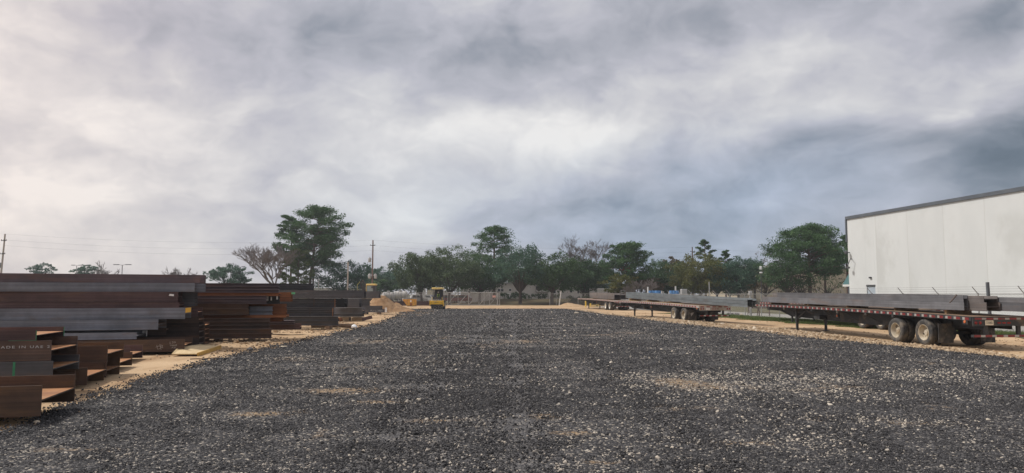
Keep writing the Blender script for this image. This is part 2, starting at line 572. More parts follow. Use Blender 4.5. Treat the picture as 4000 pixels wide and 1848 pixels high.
M["sign_red"] = mk("faded_red_sign", (.55, .30, .27), (.62, .38, .34), 6, (1, 1, 1), .6, 0, 0)
M["panel_white"] = mk("tilt_panel_paint", (0.605, 0.627, 0.623), (0.657, 0.678, 0.673), 0.35, (1, 1, 0.35), .75, 0, .03, (0.553, 0.569, 0.558), .3, vary=.025)
M["joint"] = mk("joint_sealant", (0.482, 0.482, 0.465), (0.538, 0.538, 0.521), 2, (1, 1, 1), .8, 0, 0)
M["fascia"] = mk("grey_fascia", (0.086, 0.101, 0.120), (0.112, 0.128, 0.146), 1, (1, 1, 1), .5, 0, .02)
M["door_blue"] = mk("pale_blue_door", (.42, .49, .56), (.48, .55, .61), 2, (1, 1, 1), .5, 0, .02)
M["tan_wall"] = mk("tan_metal_wall", (.52, .44, .31), (.60, .52, .385), .5, (4, 4, .2), .7, 0, .03)
M["office_wall"] = mk("pale_office_wall", (.52, .50, .475), (.60, .58, .555), .5, (1, 1, .4), .8, 0, .03)
M["roof_grey"] = mk("grey_roof", (.30, .30, .30), (.38, .38, .38), .5, (1, 1, 1), .7, 0, .03)
M["teal"] = mk("teal_awning", (.07, .17, .18), (.10, .21, .22), 1, (1, 1, 1), .6, 0, .02)
M["grey_conduit"] = mk("dark_fixture", (.06, .065, .07), (.09, .095, .10), 3, (1, 1, 1), .5, 0, 0)
M["wire"] = mk("cable", (.05, .05, .055), (.07, .07, .075), 3, (1, 1, 1), .6, 0, 0)
M["hose"] = mk("yellow_hose", (.55, .48, .08), (.62, .54, .12), 3, (1, 1, 1), .5, 0, 0)


def leafmat(name, c1, c2, c3):
    m, nt, bs = newmat(name)
    a = nt.n("ShaderNodeAttribute", attribute_name="tint")
    col = nt.ramp(a.outputs["Fac"], [(0.0, c1), (0.55, c2), (1.0, c3)])
    nt.put(bs.inputs["Base Color"], col)
    bs.inputs["Roughness"].default_value = 0.6
    bs.inputs["Specular IOR Level"].default_value = 0.25
    tr = nt.n("ShaderNodeBsdfTranslucent")
    nt.put(tr.inputs[0], col)
    ms = nt.n("ShaderNodeMixShader")
    ms.inputs[0].default_value = 0.28
    out = m.node_tree.nodes["Material Output"]
    nt.t.links.new(bs.outputs[0], ms.inputs[1])
    nt.t.links.new(tr.outputs[0], ms.inputs[2])
    nt.t.links.new(ms.outputs[0], out.inputs[0])
    return m


M["leaf_oak"] = leafmat("leaf_oak", (0.038, 0.079, 0.037), (0.067, 0.129, 0.051), (0.112, 0.196, 0.079))
M["leaf_oak_grey"] = leafmat("leaf_oak_grey", (0.058, 0.092, 0.046), (0.096, 0.146, 0.069), (0.156, 0.213, 0.109))
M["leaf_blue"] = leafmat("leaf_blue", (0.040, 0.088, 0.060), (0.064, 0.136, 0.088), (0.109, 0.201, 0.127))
M["leaf_pine"] = leafmat("leaf_pine", (0.037, 0.091, 0.034), (0.067, 0.142, 0.049), (0.111, 0.204, 0.075))
M["leaf_pine_light"] = leafmat("leaf_pine_light", (0.063, 0.099, 0.026), (0.107, 0.152, 0.043), (0.158, 0.205, 0.066))
M["leaf_yellow"] = leafmat("leaf_yellow", (0.085, 0.101, 0.028), (0.139, 0.152, 0.041), (0.206, 0.189, 0.063))
M["leaf_brown"] = leafmat("leaf_brown", (0.086, 0.069, 0.041), (0.138, 0.109, 0.063), (0.201, 0.144, 0.081))
M["leaf_twig"] = leafmat("leaf_twig", (0.094, 0.088, 0.073), (0.138, 0.127, 0.105), (0.182, 0.165, 0.138))
M["leaf_red"] = leafmat("leaf_red", (0.110, 0.025, 0.017), (0.143, 0.039, 0.025), (0.165, 0.055, 0.033))
M["grass"] = leafmat("grass_blades", (0.07, 0.119, 0.031), (0.119, 0.175, 0.05), (0.224, 0.231, 0.098))


def ground_mat(name, cols, scale, rough=0.95, bmp=0.5, fine=9.0, speck=None):
    m, nt, bs = newmat(name)
    g = nt.n("ShaderNodeNewGeometry")
    P = g.outputs["Position"]
    a = nt.noise(P, scale, 7, 0.6)
    b = nt.noise(nt.mapping(P, scale=(1.0, 0.35, 1.0)), scale * 4.3, 6, 0.65)
    c = nt.noise(P, fine, 5, 0.7)
    col = nt.mix(nt.range(a, .35, .68), cols[0], cols[1])
    col = nt.mix(nt.range(b, .46, .68), col, cols[2])
    g2 = nt.math("MULTIPLY_ADD", c, 0.5, 0.75)
    col = nt.mix(1.0, col, nt.comb(g2, g2, g2), "MULTIPLY")
    if speck:
        v = nt.voro(P, speck[0])
        sel = nt.math("MULTIPLY", nt.range(v, .16, .08), nt.range(nt.noise(P, .5, 3), .45, .65))
        col = nt.mix(sel, col, speck[1])
    nt.put(bs.inputs["Base Color"], col)
    bs.inputs["Roughness"].default_value = rough
    bs.inputs["Specular IOR Level"].default_value = 0.2
    bump(nt, bs, nt.math("ADD", nt.math("MULTIPLY", b, 1.2), nt.math("MULTIPLY", c, 0.6)), bmp, 0.06)
    return m


M["sand"] = ground_mat("sandy_dirt", [(.43, .295, .17), (.56, .405, .25), (.34, .215, .118)], 0.16, speck=(6.0, (.62, .54, .42)))
M["pile_sand"] = ground_mat("heaped_sand", [(.29, .175, .09), (.40, .26, .145), (.23, .135, .068)], 0.6, fine=14)
M["far_ground"] = ground_mat("dull_turf", [(.10, .10, .05), (.15, .125, .07), (.085, .075, .042)], 0.12)
M["bank"] = ground_mat("leaf_littered_bank", [(.085, .070, .036), (.105, .095, .045), (.115, .068, .036)], 0.35)
M["pavement"] = ground_mat("concrete_drive", [(.30, .29, .265), (.35, .335, .305), (.265, .25, .225)], 0.3, bmp=.1)

# where the dirt shows through the gravel, and the two lanes packed by lorries
PATCHES = [(*gnd(px, py)[:2], sx, sy, k) for (px, py, sx, sy, k) in (
    (1000, 1622, .75, .30, 1.2), (1335, 1530, 1.5, .42, 1.0), (1480, 1576, .9, .3, .9), (1724, 1646, .8, .25, 1.0), (1140, 1405, 1.1, .9, 1.0), (1450, 1440, 1.8, 1.0, .6),
    (1700, 1420, 1.2, 1.0, .5), (2100, 1630, .6, .3, .6), (2240, 1700, .5, .22, .8), (2330, 1820, .5, .2, .8), (2720, 1500, 1.6, 1.2, .75), (3080, 1530, 1.8, 1.0, .85),
    (3260, 1640, .9, .45, .8), (3640, 1660, .7, .35, .9), (2950, 1740, .6, .3, .5), (1980, 1340, 2.5, 2.0, .6), (2450, 1310, 2.2, 2.2, .6), (1500, 1330, 2.2, 2.4, .7), (250, 1760, .8, .2, .8), (700, 1560, .9, .4, .6))]
LANES = [(-1.85, 0.42, 1.0), (-0.95, 0.22, 0.5), (0.1, 0.42, 1.1), (2.6, .5, .4), (5.0, .45, .3)]

# dark gravel under the loose stones
m, nt, bs = newmat("gravel_bed")
g = nt.n("ShaderNodeNewGeometry")
P = g.outputs["Position"]
P2 = nt.comb(*[nt.sepxyz(P)[i] for i in (0, 1)], 0.0)
cell = nt.voro(P2, 28.0, out="Color")
edge = nt.voro(P2, 28.0)
cell2 = nt.voro(P2, 15.0, out="Color")
d2 = nt.voro(P2, 15.0)
cv = nt.sepxyz(cell)[0]
stone = nt.ramp(cv, [(0.0, (.019, .0185, .0195)), (0.45, (.043, .042, .044)), (0.75, (.092, .089, .090)), (0.9, (.18, .17, .16)), (0.94, (.40, .35, .29)), (1.0, (.58, .53, .45))])
pal = nt.math("MULTIPLY", nt.range(nt.sepxyz(cell2)[1], .965, .975), nt.range(d2, .42, .34))
stone = nt.mix(pal, stone, (.48, .42, .34))
dust = nt.noise(nt.mapping(P2, scale=(0.8, 0.42, 1)), 0.55, 7, 0.62)
dust2 = nt.noise(P2, 3.2, 5, 0.6)
lam = nt.noise(nt.mapping(P2, scale=(1.6, 0.12, 1)), 0.9, 4, 0.5)
dm = nt.math("ADD", dust, nt.math("MULTIPLY", nt.math("SUBTRACT", dust2, 0.5), 0.35))
lane = nt.sepxyz(P)[0]
for (lx, lw_, k_) in LANES:
    e = nt.math("DIVIDE", nt.math("SUBTRACT", nt.sepxyz(P)[0], lx), lw_)
    gs = nt.math("POWER", math.e, nt.math("MULTIPLY", nt.math("MULTIPLY", e, e), -1.0))
    lane = nt.math("MULTIPLY", gs, k_) if lx == LANES[0][0] else nt.math("MULTIPLY_ADD", gs, k_, lane)
for (cx_, cy_, sx_, sy_, k_) in PATCHES:
    mp = nt.mapping(P2, loc=(cx_, cy_, 0), scale=(sx_, sy_, 1), typ="TEXTURE")
    gs = nt.math("POWER", math.e, nt.math("MULTIPLY", nt.vmath("DOT_PRODUCT", mp, mp), -1.0))
    dm = nt.math("MULTIPLY_ADD", gs, k_ * 0.25, dm)
sandy = nt.math("MULTIPLY", nt.range(dm, .60, .76), nt.range(nt.noise(P2, 9.0, 4, .7), .38, .60))
col = nt.mix(sandy, stone, (.42, .29, .165))
grey = nt.math("ADD", nt.math("MULTIPLY", nt.range(lam, .5, .75), 0.12), nt.math("MULTIPLY", lane, 0.50))
col = nt.mix(grey, col, (.15, .145, .145))
nt.put(bs.inputs["Base Color"], col)
bs.inputs["Roughness"].default_value = 0.8
bs.inputs["Specular IOR Level"].default_value = 0.3
bump(nt, bs, nt.math("MULTIPLY", edge, -1.0), 0.9, 0.05)
M["gravel_bed"] = m


def stone_mat(name, stops):
    m, nt, bs = newmat(name)
    a = nt.n("ShaderNodeAttribute", attribute_name="col", attribute_type="INSTANCER")
    col = nt.ramp(a.outputs["Fac"], stops)
    v = nt.n("ShaderNodeTexCoord").outputs["Object"]
    f = nt.math("MULTIPLY_ADD", nt.noise(v, 2.5, 4, .6), 0.7, 0.65)
    nt.put(bs.inputs["Base Color"], nt.mix(1.0, col, nt.comb(f, f, f), "MULTIPLY"))
    bs.inputs["Roughness"].default_value = 0.75
    bs.inputs["Specular IOR Level"].default_value = 0.35
    return m


M["stones"] = stone_mat("loose_gravel", [(0.0, (.020, .0195, .0205)), (0.35, (.042, .041, .043)), (0.55, (.082, .080, .082)), (0.76, (.18, .172, .165)), (0.88, (.32, .29, .25)), (1.0, (.62, .55, .45))])
M["rubble"] = stone_mat("limestone_rubble", [(0.0, (.26, .175, .10)), (0.5, (.40, .29, .18)), (0.85, (.50, .395, .27)), (1.0, (.62, .54, .42))])


def mesh_mat(name, cover, colr):
    """woven wire: open diamonds between thin wires, in the plane of the object's x and z"""
    m, nt, bs = newmat(name)
    tc_ = nt.n("ShaderNodeTexCoord")
    x, y, z = nt.sepxyz(tc_.outputs["Object"])
    u = nt.math("MULTIPLY", nt.math("ADD", x, z), 11.0)
    v = nt.math("MULTIPLY", nt.math("SUBTRACT", x, z), 11.0)
    fu = nt.math("ABSOLUTE", nt.math("SUBTRACT", nt.math("FRACT", u), 0.5))
    fv = nt.math("ABSOLUTE", nt.math("SUBTRACT", nt.math("FRACT", v), 0.5))
    wire = nt.math("LESS_THAN", nt.math("MINIMUM", fu, fv), cover)
    tr = nt.n("ShaderNodeBsdfTransparent")
    ms = nt.n("ShaderNodeMixShader")
    nt.put(ms.inputs[0], wire)
    bs.inputs["Base Color"].default_value = (*colr, 1)
    bs.inputs["Roughness"].default_value = 0.6
    nt.t.links.new(tr.outputs[0], ms.inputs[1])
    nt.t.links.new(bs.outputs[0], ms.inputs[2])
    nt.t.links.new(ms.outputs[0], m.node_tree.nodes["Material Output"].inputs[0])
    return m


M["wire_mesh"] = mesh_mat("chain_link_mesh", 0.045, (.30, .30, .29))
M["wire_dense"] = mesh_mat("gate_mesh", 0.075, (.27, .26, .245))


def text_part(s, name, size, mat, parent, loc, rot, extr=0.002, align="CENTER", sx=1.0, spc=1.0):
    cu = bpy.data.curves.new(name, "FONT")
    cu.body = s
    cu.space_character = spc
    cu.size = size
    cu.extrude = extr
    cu.align_x = align
    cu.align_y = "CENTER"
    ob = bpy.data.objects.new(name, cu)
    C.objects.link(ob)
    dg = bpy.context.evaluated_depsgraph_get()
    me = bpy.data.meshes.new_from_object(ob.evaluated_get(dg))
    bpy.data.objects.remove(ob)
    me.name = name
    me.materials.clear()
    me.materials.append(mat)
    o = link(name, me, parent, loc, rot)
    o.scale = (sx, 1, 1)
    return o

# ------------------------------------------------------------------ ground
def hnoise(x, y):
    n = mnoise.noise(Vector((x * 0.11, y * 0.11, 3.0))) * 0.035
    n += mnoise.noise(Vector((x * 0.45, y * 0.45, 7.0))) * 0.014
    return n


def grid_sheet(name, xs, ys, mat, z0=0.0, hf=None, kind="structure"):
    vs, idx = [], {}
    nx, ny = len(xs), len(ys)
    for y in ys:
        for x in xs:
            vs.append((x, y, z0 + (hf(x, y) if hf else 0.0)))
    q = [(j * nx + i, j * nx + i + 1, (j + 1) * nx + i + 1, (j + 1) * nx + i) for j in range(ny - 1) for i in range(nx - 1)]
    o = link(name, np_mesh(name, np.array(vs), np.array(q), mat, smooth=True))
    tag(o, kind=kind)
    return o


def lin(a, b, st):
    n = max(2, int(round((b - a) / st)) + 1)
    return [a + (b - a) * i / (n - 1) for i in range(n)]


grid_sheet("ground", [-3000, -800, -200, -60, 0, 60, 200, 800, 3000], [-200, -20, 60, 200, 500, 1200, 4500], M["far_ground"], -0.16)
xs_ = lin(-60, -24, 1.5) + lin(-23, 40, 0.55)
ys_ = lin(-6, 3, 1.5) + lin(3.6, 70, 0.5) + lin(71, 141.5, 1.2)


def sand_h(x, y):
    h = hnoise(x, y)
    # ruts of lorries along the right side, and rough tumbled dirt along the left
    if -16 < x < -9 and 30 < y < 90:
        h += 0.07 * mnoise.noise(Vector((x * 0.9, y * 0.7, 1.0))) + .03 * mnoise.noise(Vector((x * 2.1, y * 1.9, 4.0)))
    if 8 < x < 30 and y > 22:
        h += 0.03 * mnoise.noise(Vector((x * 1.1 + y * 0.12, y * 0.06, 5.0)))
    return h


grid_sheet("sandy_yard", xs_, ys_, M["sand"], 0.0, sand_h)

L_EDGE = [(3, -7.4), (8, -7.7), (11.2, -8.0), (12.1, -7.95), (14.4, -8.8), (17.3, -9.1), (22.9, -9.75), (28.3, -9.8), (33.8, -9.9), (41, -9.75),
          (52, -10.0), (71.6, -11.4), (87, -13.4), (99, -15.0), (109, -15.8)]
R_EDGE = [(3, 19.5), (15, 18.0), (23.6, 16.9), (28.8, 16.2), (34, 15.3), (44, 14.3), (54, 12.5), (78, 10.0), (100, 8.6), (109, 8.0)]


def interp(tab, y):
    return float(np.interp(y, [t[0] for t in tab], [t[1] for t in tab]))


def gravel_sheet():
    ys = lin(3, 34, 0.3) + lin(34.4, 109, 0.7)
    NX = 90
    vs, q = [], []
    for y in ys:
        s = (y - 3) / 106.0
        l = interp(L_EDGE, y) + 0.34 * mnoise.noise(Vector((y * 0.55, 1.3, 0))) + 0.16 * mnoise.noise(Vector((y * 1.9, 4.3, 0)))
        r = interp(R_EDGE, y) + 0.40 * mnoise.noise(Vector((y * 0.45, 9.3, 0))) + 0.16 * mnoise.noise(Vector((y * 1.7, 2.3, 0)))
        for i in range(NX):
            t = i / (NX - 1)
            x = l + (r - l) * t
            yy = y + (1.8 * mnoise.noise(Vector((x * 0.3, 5.5, 0))) + 0.7 * mnoise.noise(Vector((x * 1.1, 2.5, 0)))) * s ** 10
            e = min(t, 1 - t) * (r - l)
            z = hnoise(x, yy) + 0.045 * min(1.0, e / 0.5) - 0.012 + 0.012 * mnoise.noise(Vector((x * 1.7, yy * 1.7, 0)))
            # faint wheel lanes down the middle
            z -= 0.022 * sum(k * math.exp(-((x - lx) / lw) ** 2) for (lx, lw, k) in LANES)
            if s > 0.99:
                z -= 0.03
            vs.append((x, yy, z))
    for j in range(len(ys) - 1):
        for i in range(NX - 1):
            q.append((j * NX + i, j * NX + i + 1, (j + 1) * NX + i + 1, (j + 1) * NX + i))
    o = link("gravel_road", np_mesh("gravel_road", np.array(vs), np.array(q), M["gravel_bed"], smooth=True))
    tag(o, kind="structure")


gravel_sheet()


def stone_group(name, mat):
    ng = bpy.data.node_groups.new(name, "GeometryNodeTree")
    ng.interface.new_socket("Geometry", in_out="INPUT", socket_type="NodeSocketGeometry")
    ng.interface.new_socket("Geometry", in_out="OUTPUT", socket_type="NodeSocketGeometry")
    g = NT(ng)
    gi, go = g.n("NodeGroupInput"), g.n("NodeGroupOutput")
    join = g.n("GeometryNodeJoinGeometry")
    for k in range(5):
        ico = g.n("GeometryNodeMeshIcoSphere")
        ico.inputs["Radius"].default_value = 0.5
        ico.inputs["Subdivisions"].default_value = 2 if name != "far" else 1
        nz = g.n("ShaderNodeTexNoise")
        pos = g.n("GeometryNodeInputPosition")
        add = g.n("ShaderNodeVectorMath", operation="ADD")
        ng.links.new(pos.outputs[0], add.inputs[0])
        add.inputs[1].default_value = (k * 3.7, k * 1.9, k * 5.1)
        ng.links.new(add.outputs[0], nz.inputs["Vector"])
        nz.inputs["Scale"].default_value = 1.5
        nz.inputs["Detail"].default_value = 1.0
        sub = g.n("ShaderNodeVectorMath", operation="SUBTRACT")
        ng.links.new(nz.outputs["Color"], sub.inputs[0])
        sub.inputs[1].default_value = (0.5, 0.5, 0.5)
        scl = g.n("ShaderNodeVectorMath", operation="SCALE")
        ng.links.new(sub.outputs[0], scl.inputs[0])
        scl.inputs["Scale"].default_value = 0.75
        sp = g.n("GeometryNodeSetPosition")
        ng.links.new(ico.outputs["Mesh"], sp.inputs["Geometry"])
        ng.links.new(scl.outputs[0], sp.inputs["Offset"])
        sm = g.n("GeometryNodeSetMaterial")
        sm.inputs["Material"].default_value = mat
        ng.links.new(sp.outputs[0], sm.inputs["Geometry"])
        g2i = g.n("GeometryNodeGeometryToInstance")
        ng.links.new(sm.outputs[0], g2i.inputs[0])
        ng.links.new(g2i.outputs[0], join.inputs[0])
    iop = g.n("GeometryNodeInstanceOnPoints")
    iop.inputs["Pick Instance"].default_value = True
    ng.links.new(gi.outputs[0], iop.inputs["Points"])
    ng.links.new(join.outputs[0], iop.inputs["Instance"])
    ri = g.n("FunctionNodeRandomValue", data_type="INT")
    ri.inputs["Min"].default_value, ri.inputs["Max"].default_value = 0, 4
    for sck in ri.inputs:
        if sck.type == "INT" and sck.name == "Max":
            sck.default_value = 4
    out_int = [o_ for o_ in ri.outputs if o_.type == "INT"][0]
    ng.links.new(out_int, iop.inputs["Instance Index"])
    for nm, sock in (("rot", "Rotation"), ("scl", "Scale")):
        na = g.n("GeometryNodeInputNamedAttribute", data_type="FLOAT_VECTOR")
        na.inputs["Name"].default_value = nm
        if sock == "Rotation":
            e2r = g.n("FunctionNodeEulerToRotation")
            ng.links.new(na.outputs[0], e2r.inputs[0])
            ng.links.new(e2r.outputs[0], iop.inputs[sock])
        else:
            ng.links.new(na.outputs[0], iop.inputs[sock])
    ng.links.new(iop.outputs[0], go.inputs[0])
    return ng


def scatter(name, pts, scl, col, mat):
    n = len(pts)
    me = bpy.data.meshes.new(name)
    me.vertices.add(n)
    me.vertices.foreach_set("co", np.asarray(pts, np.float32).ravel())
    a = me.attributes.new("scl", "FLOAT_VECTOR", "POINT")
    a.data.foreach_set("vector", np.asarray(scl, np.float32).ravel())
    a = me.attributes.new("rot", "FLOAT_VECTOR", "POINT")
    rot = rng.uniform(0, 6.28, (n, 3))
    rot[:, :2] = rng.normal(0, 0.45, (n, 2))
    a.data.foreach_set("vector", rot.astype(np.float32).ravel())
    a = me.attributes.new("col", "FLOAT", "POINT")
    a.data.foreach_set("value", np.asarray(col, np.float32))
    o = link(name, me)
    md = o.modifiers.new("instances", "NODES")
    md.node_group = stone_group(name, mat)
    tag(o, kind="stuff")
    return o


def vnoise(x, y, f, seed):
    """cheap smooth value noise for arrays"""
    x, y = x * f + seed * 13.7, y * f + seed * 7.3
    xi, yi = np.floor(x), np.floor(y)
    u, v = x - xi, y - yi
    u, v = u * u * (3 - 2 * u), v * v * (3 - 2 * v)

    def h(a, b):
        t = np.sin(a * 127.1 + b * 311.7 + seed * 74.7) * 43758.5453
        return t - np.floor(t)
    return (h(xi, yi) * (1 - u) + h(xi + 1, yi) * u) * (1 - v) + (h(xi, yi + 1) * (1 - u) + h(xi + 1, yi + 1) * u) * v


def fb(x, y, f, seed):
    return (vnoise(x, y, f, seed) + 0.5 * vnoise(x, y, f * 2.1, seed + 1) + 0.25 * vnoise(x, y, f * 4.3, seed + 2)) / 1.75


def loose_stones():
    P, S, K = [], [], []
    for (y0, y1, dens, size) in ((7.4, 11, 1500, .0205), (11, 15, 1050, .0235), (15, 20, 680, .0265), (20, 28, 330, .033), (28, 42, 130, .042), (42, 75, 30, .06), (75, 107, 10, .085)):
        xl, xr = max(-0.80 * y1 - 2, -16), min(0.80 * y1 + 2, 19)
        n = int(dens * (y1 - y0) * (xr - xl))
        x, y = rng.uniform(xl, xr, n), rng.uniform(y0, y1, n)
        l = np.interp(y, [t[0] for t in L_EDGE], [t[1] for t in L_EDGE])
        r = np.interp(y, [t[0] for t in R_EDGE], [t[1] for t in R_EDGE])
        e = np.minimum(x - l, r - x)
        keep = (e > rng.exponential(0.16, n) * -1.0) & (np.abs(x) < 0.76 * y + 1.5)
        dust = fb(x * 0.8, y * 1.5, 0.55, 3) * .8 + .1
        for (cx_, cy_, sx_, sy_, k_) in PATCHES:
            dust = dust + .15 * k_ * np.exp(-((x - cx_) / sx_) ** 2 - ((y - cy_) / sy_) ** 2) * (.5 + fb(x, y, 1.6, 31))
        keep &= rng.uniform(0, 1, n) < np.clip((0.68 - dust) * 8, 0.25, 1)
        lanes = sum(k_ * np.exp(-((x - lx_) / lw_) ** 2) for (lx_, lw_, k_) in LANES)
        keep &= rng.uniform(0, 1, n) > lanes * 0.55
        x, y = x[keep], y[keep]
        n = len(x)
        s = size * np.exp(rng.normal(0, 0.33, n))
        near_dirt = np.clip((fb(x * 0.8, y * 1.5, 0.55, 3) - .5) * 3, 0, 1)
        for (cx_, cy_, sx_, sy_, k_) in PATCHES:
            near_dirt = near_dirt + .8 * k_ * np.exp(-((x - cx_) / sx_ / 1.3) ** 2 - ((y - cy_) / sy_ / 1.3) ** 2)
        pale = 0.13 * near_dirt + 0.005 + 0.024 * np.clip((fb(x, y, 0.35, 9) - 0.52) * 5, 0, 1)
        # spill of pale stone across the right middle of the road
        spill = np.exp(-(((x - 5.2) / 3.0) ** 2 + ((y - 17.3) / 2.0) ** 2)) + 0.7 * np.exp(-(((x - 9.5) / 3.5) ** 2 + ((y - 19.5) / 1.6) ** 2)) \
            + 0.3 * np.exp(-(((x - 4.8) / 2.0) ** 2 + ((y - 10.2) / 1.0) ** 2))
        pale = pale + 0.42 * spill * np.clip((fb(x, y, 0.8, 5) - 0.35) * 4, 0, 1)
        col = np.clip(rng.beta(1.4, 2.4, n) * 0.89, 0, .87)
        isp = rng.uniform(0, 1, n) < pale
        col[isp] = rng.uniform(0.88, 1.0, isp.sum())
        s[isp] *= rng.uniform(0.75, 1.5, isp.sum())
        z = np.array([hnoise(a, b) for a, b in zip(x, y)]) + 0.028 + s * 0.12
        P.append(np.stack([x, y, z], 1))
        S.append(np.stack([s * rng.uniform(.8, 1.3, n), s * rng.uniform(.7, 1.1, n), s * rng.uniform(.5, .85, n)], 1))
        K.append(col)
    scatter("loose_gravel", np.concatenate(P), np.concatenate(S), np.concatenate(K), M["stones"])


loose_stones()


def rubble():
    """berm of pale limestone rubble between the gravel and the parked trailers"""
    P, S, K = [], [], []
    for (y0, y1, n) in ((22, 34, 5200), (34, 62, 15000), (62, 100, 3000)):
        y = rng.uniform(y0, y1, n)
        r = np.interp(y, [t[0] for t in R_EDGE], [t[1] for t in R_EDGE])
        wdt = np.interp(y, [22, 30, 40, 52, 60, 75, 100], [.4, .6, 1.5, 1.5, .9, .4, .3])
        t = rng.normal(0.55, 0.42, n)
        x = r + t * wdt
        s = np.exp(rng.normal(0, 0.45, n)) * np.interp(y, [22, 40, 100], [.055, .066, .09])
        z = np.array([hnoise(a, b) for a, b in zip(x, y)]) + 0.02 + 0.16 * np.exp(-((t - .55) / .4) ** 2) * np.clip(wdt, .2, 1) * rng.uniform(0, 1, n)
        P.append(np.stack([x, y, z], 1))
        S.append(np.stack([s * rng.uniform(.8, 1.4, n), s * rng.uniform(.7, 1.1, n), s * rng.uniform(.55, .9, n)], 1))
        K.append(rng.beta(2, 1.6, n))
    # clods and stones in the dirt on both sides
    for (x0, x1, y0, y1, n, s0) in ((-16, -9.5, 26, 95, 6500, .062), (9, 32, 26, 85, 3600, .042), (-13, -7.5, 10, 26, 700, .035), (17, 24, 20, 34, 700, .04)):
        x, y = rng.uniform(x0, x1, n), rng.uniform(y0, y1, n)
        k = fb(x, y, 0.3, 21) > 0.47
        x, y = x[k], y[k]
        n = len(x)
        s = np.exp(rng.normal(0, 0.5, n)) * s0
        z = np.array([hnoise(a, b) for a, b in zip(x, y)]) + s * 0.1
        P.append(np.stack([x, y, z], 1))
        S.append(np.stack([s * rng.uniform(.8, 1.4, n), s * rng.uniform(.7, 1.1, n), s * rng.uniform(.5, .8, n)], 1))
        K.append(rng.beta(1.4, 2.4, n))
    scatter("limestone_rubble", np.concatenate(P), np.concatenate(S), np.concatenate(K), M["rubble"])


rubble()


def bank_h(x, y):
    t = min(1, max(0, (y - 141.0) / 19.0))
    return 1.15 * t * t * (3 - 2 * t) * min(1, max(0, (x + 12) / 10)) + 0.05 * mnoise.noise(Vector((x * .3, y * .3, 2)))


grid_sheet("grass_bank", lin(-30, 75, 1.5), lin(140.6, 182, 1.5), M["bank"], -0.03, bank_h)

# concrete drive and turf past the right hand fence
FX, FS = 33.5, -0.169   # fence line: x = FX + FS * y


def fence_x(y):
    return FX + FS * y


def strip(name, f0, f1, y0, y1, mat, z, kind="structure", n=40):
    vs, q = [], []
    for j, y in enumerate(lin(y0, y1, (y1 - y0) / n)):
        vs += [(f0(y), y, z), (f1(y), y, z)]
        if j:
            q.append((2 * j - 2, 2 * j - 1, 2 * j + 1, 2 * j))
    o = link(name, np_mesh(name, np.array(vs), np.array(q), mat))
    return tag(o, kind=kind)


strip("concrete_drive", lambda y: fence_x(y) + 1.0, lambda y: fence_x(y) + 8.0, 20, 128, M["pavement"], 0.06)
strip("turf_strip", lambda y: fence_x(y) + 8.2, lambda y: fence_x(y) + 60.0, 20, 140, M["far_ground"], 0.07)
strip("verge_soil", lambda y: fence_x(y) - 2.6 + 0.5 * math.sin(y * .9) + .3 * math.sin(y * 2.3), lambda y: fence_x(y) + 0.95, 34, 82, M["far_ground"], 0.022)


def grass_blades(name, pts, hmin, hmax, wd, mat):
    n = len(pts)
    h = rng.uniform(hmin, hmax, n)
    a = rng.uniform(0, 6.283, n)
    b = rng.normal(0, 0.35, (n, 2)) * h[:, None]
    c, s = np.cos(a) * wd, np.sin(a) * wd
    p = np.asarray(pts)
    v = np.empty((n, 3, 3))
    v[:, 0] = p + np.stack([c, s, 0 * c], 1)
    v[:, 1] = p - np.stack([c, s, 0 * c], 1)
    v[:, 2] = p + np.stack([b[:, 0], b[:, 1], h], 1)
    o = link(name, np_mesh(name, v.reshape(-1, 3), np.arange(3 * n).reshape(-1, 3), mat, tint=np.clip(rng.normal(.5, .25, n), 0, 1)))
    return tag(o, kind="stuff")


yy = rng.uniform(36, 81, 46000)
tt = rng.uniform(-.16, 1, 46000)
g_in = -2.5 + 0.5 * np.sin(yy * .9) + .3 * np.sin(yy * 2.3)
xx = FX + FS * yy + g_in + (0.9 - g_in) * tt
grass_blades("verge_grass", np.stack([xx, yy, np.full_like(xx, 0.0)], 1), .05, .24 * np.clip((tt + .16) * 2.2, .25, 1), .024, M["grass"])

# ------------------------------------------------------------------ white tilt-up warehouse, right
WD = Vector((0.169, -1.0, 0)).normalized()     # along the wall, towards the camera
WN = Vector((-1.0, -0.169, 0)).normalized()    # outward
corner = Vector((.4696 * 75, 75.0, 0))
ang = math.atan2(WD.y, WD.x)
bld = empty("warehouse", "large white concrete panel warehouse with a dark roof edge on the right", "warehouse", corner, ang)
WH = 10.02
PW = 4.42
nP = 14
# local x runs along the wall towards the camera; local y = +90 deg from x, which points into the building when negated
SGN = 1.0 if (Matrix.Rotation(ang, 3, "Z") @ Vector((0, 1, 0))).dot(WN) > 0 else -1.0


def ly(v):
    return SGN * v


panel = None
DX0, DX1, DZ = 2.75, 4.05, 3.05
for i in range(nP):
    x0, x1 = i * PW, (i + 1) * PW
    a, b = ly(0.0), ly(-0.2)
    mb = MB()
    if i == 0:
        mb.cbox(x0 + .014, DX0, min(a, b), max(a, b), -.1, WH, .012)
        mb.cbox(DX1, x1 - .014, min(a, b), max(a, b), -.1, WH, .012)
        mb.cbox(DX0 + .001, DX1 - .001, min(a, b), max(a, b), DZ, WH, .002)
        mb.build("wall_panel", M["panel_white"], bld)
    else:
        if panel is None:
            panel = MB().cbox(.014, PW - .014, min(a, b), max(a, b), -.1, WH, .012).mesh("wall_panel", M["panel_white"])
        link("wall_panel", panel, bld, (x0, 0, 0))
mb = MB()
for i in range(nP + 1):
    mb.box(i * PW - .03, i * PW + .03, *sorted((ly(-.007), ly(-.18))), -.1, WH - .02)
mb.build("joint_sealant", M["joint"], bld)
MB().box(-.05, nP * PW, *sorted((ly(-.22), ly(-44))), -.1, WH - .06).build("building_core", M["panel_white"], bld)
mb = MB()
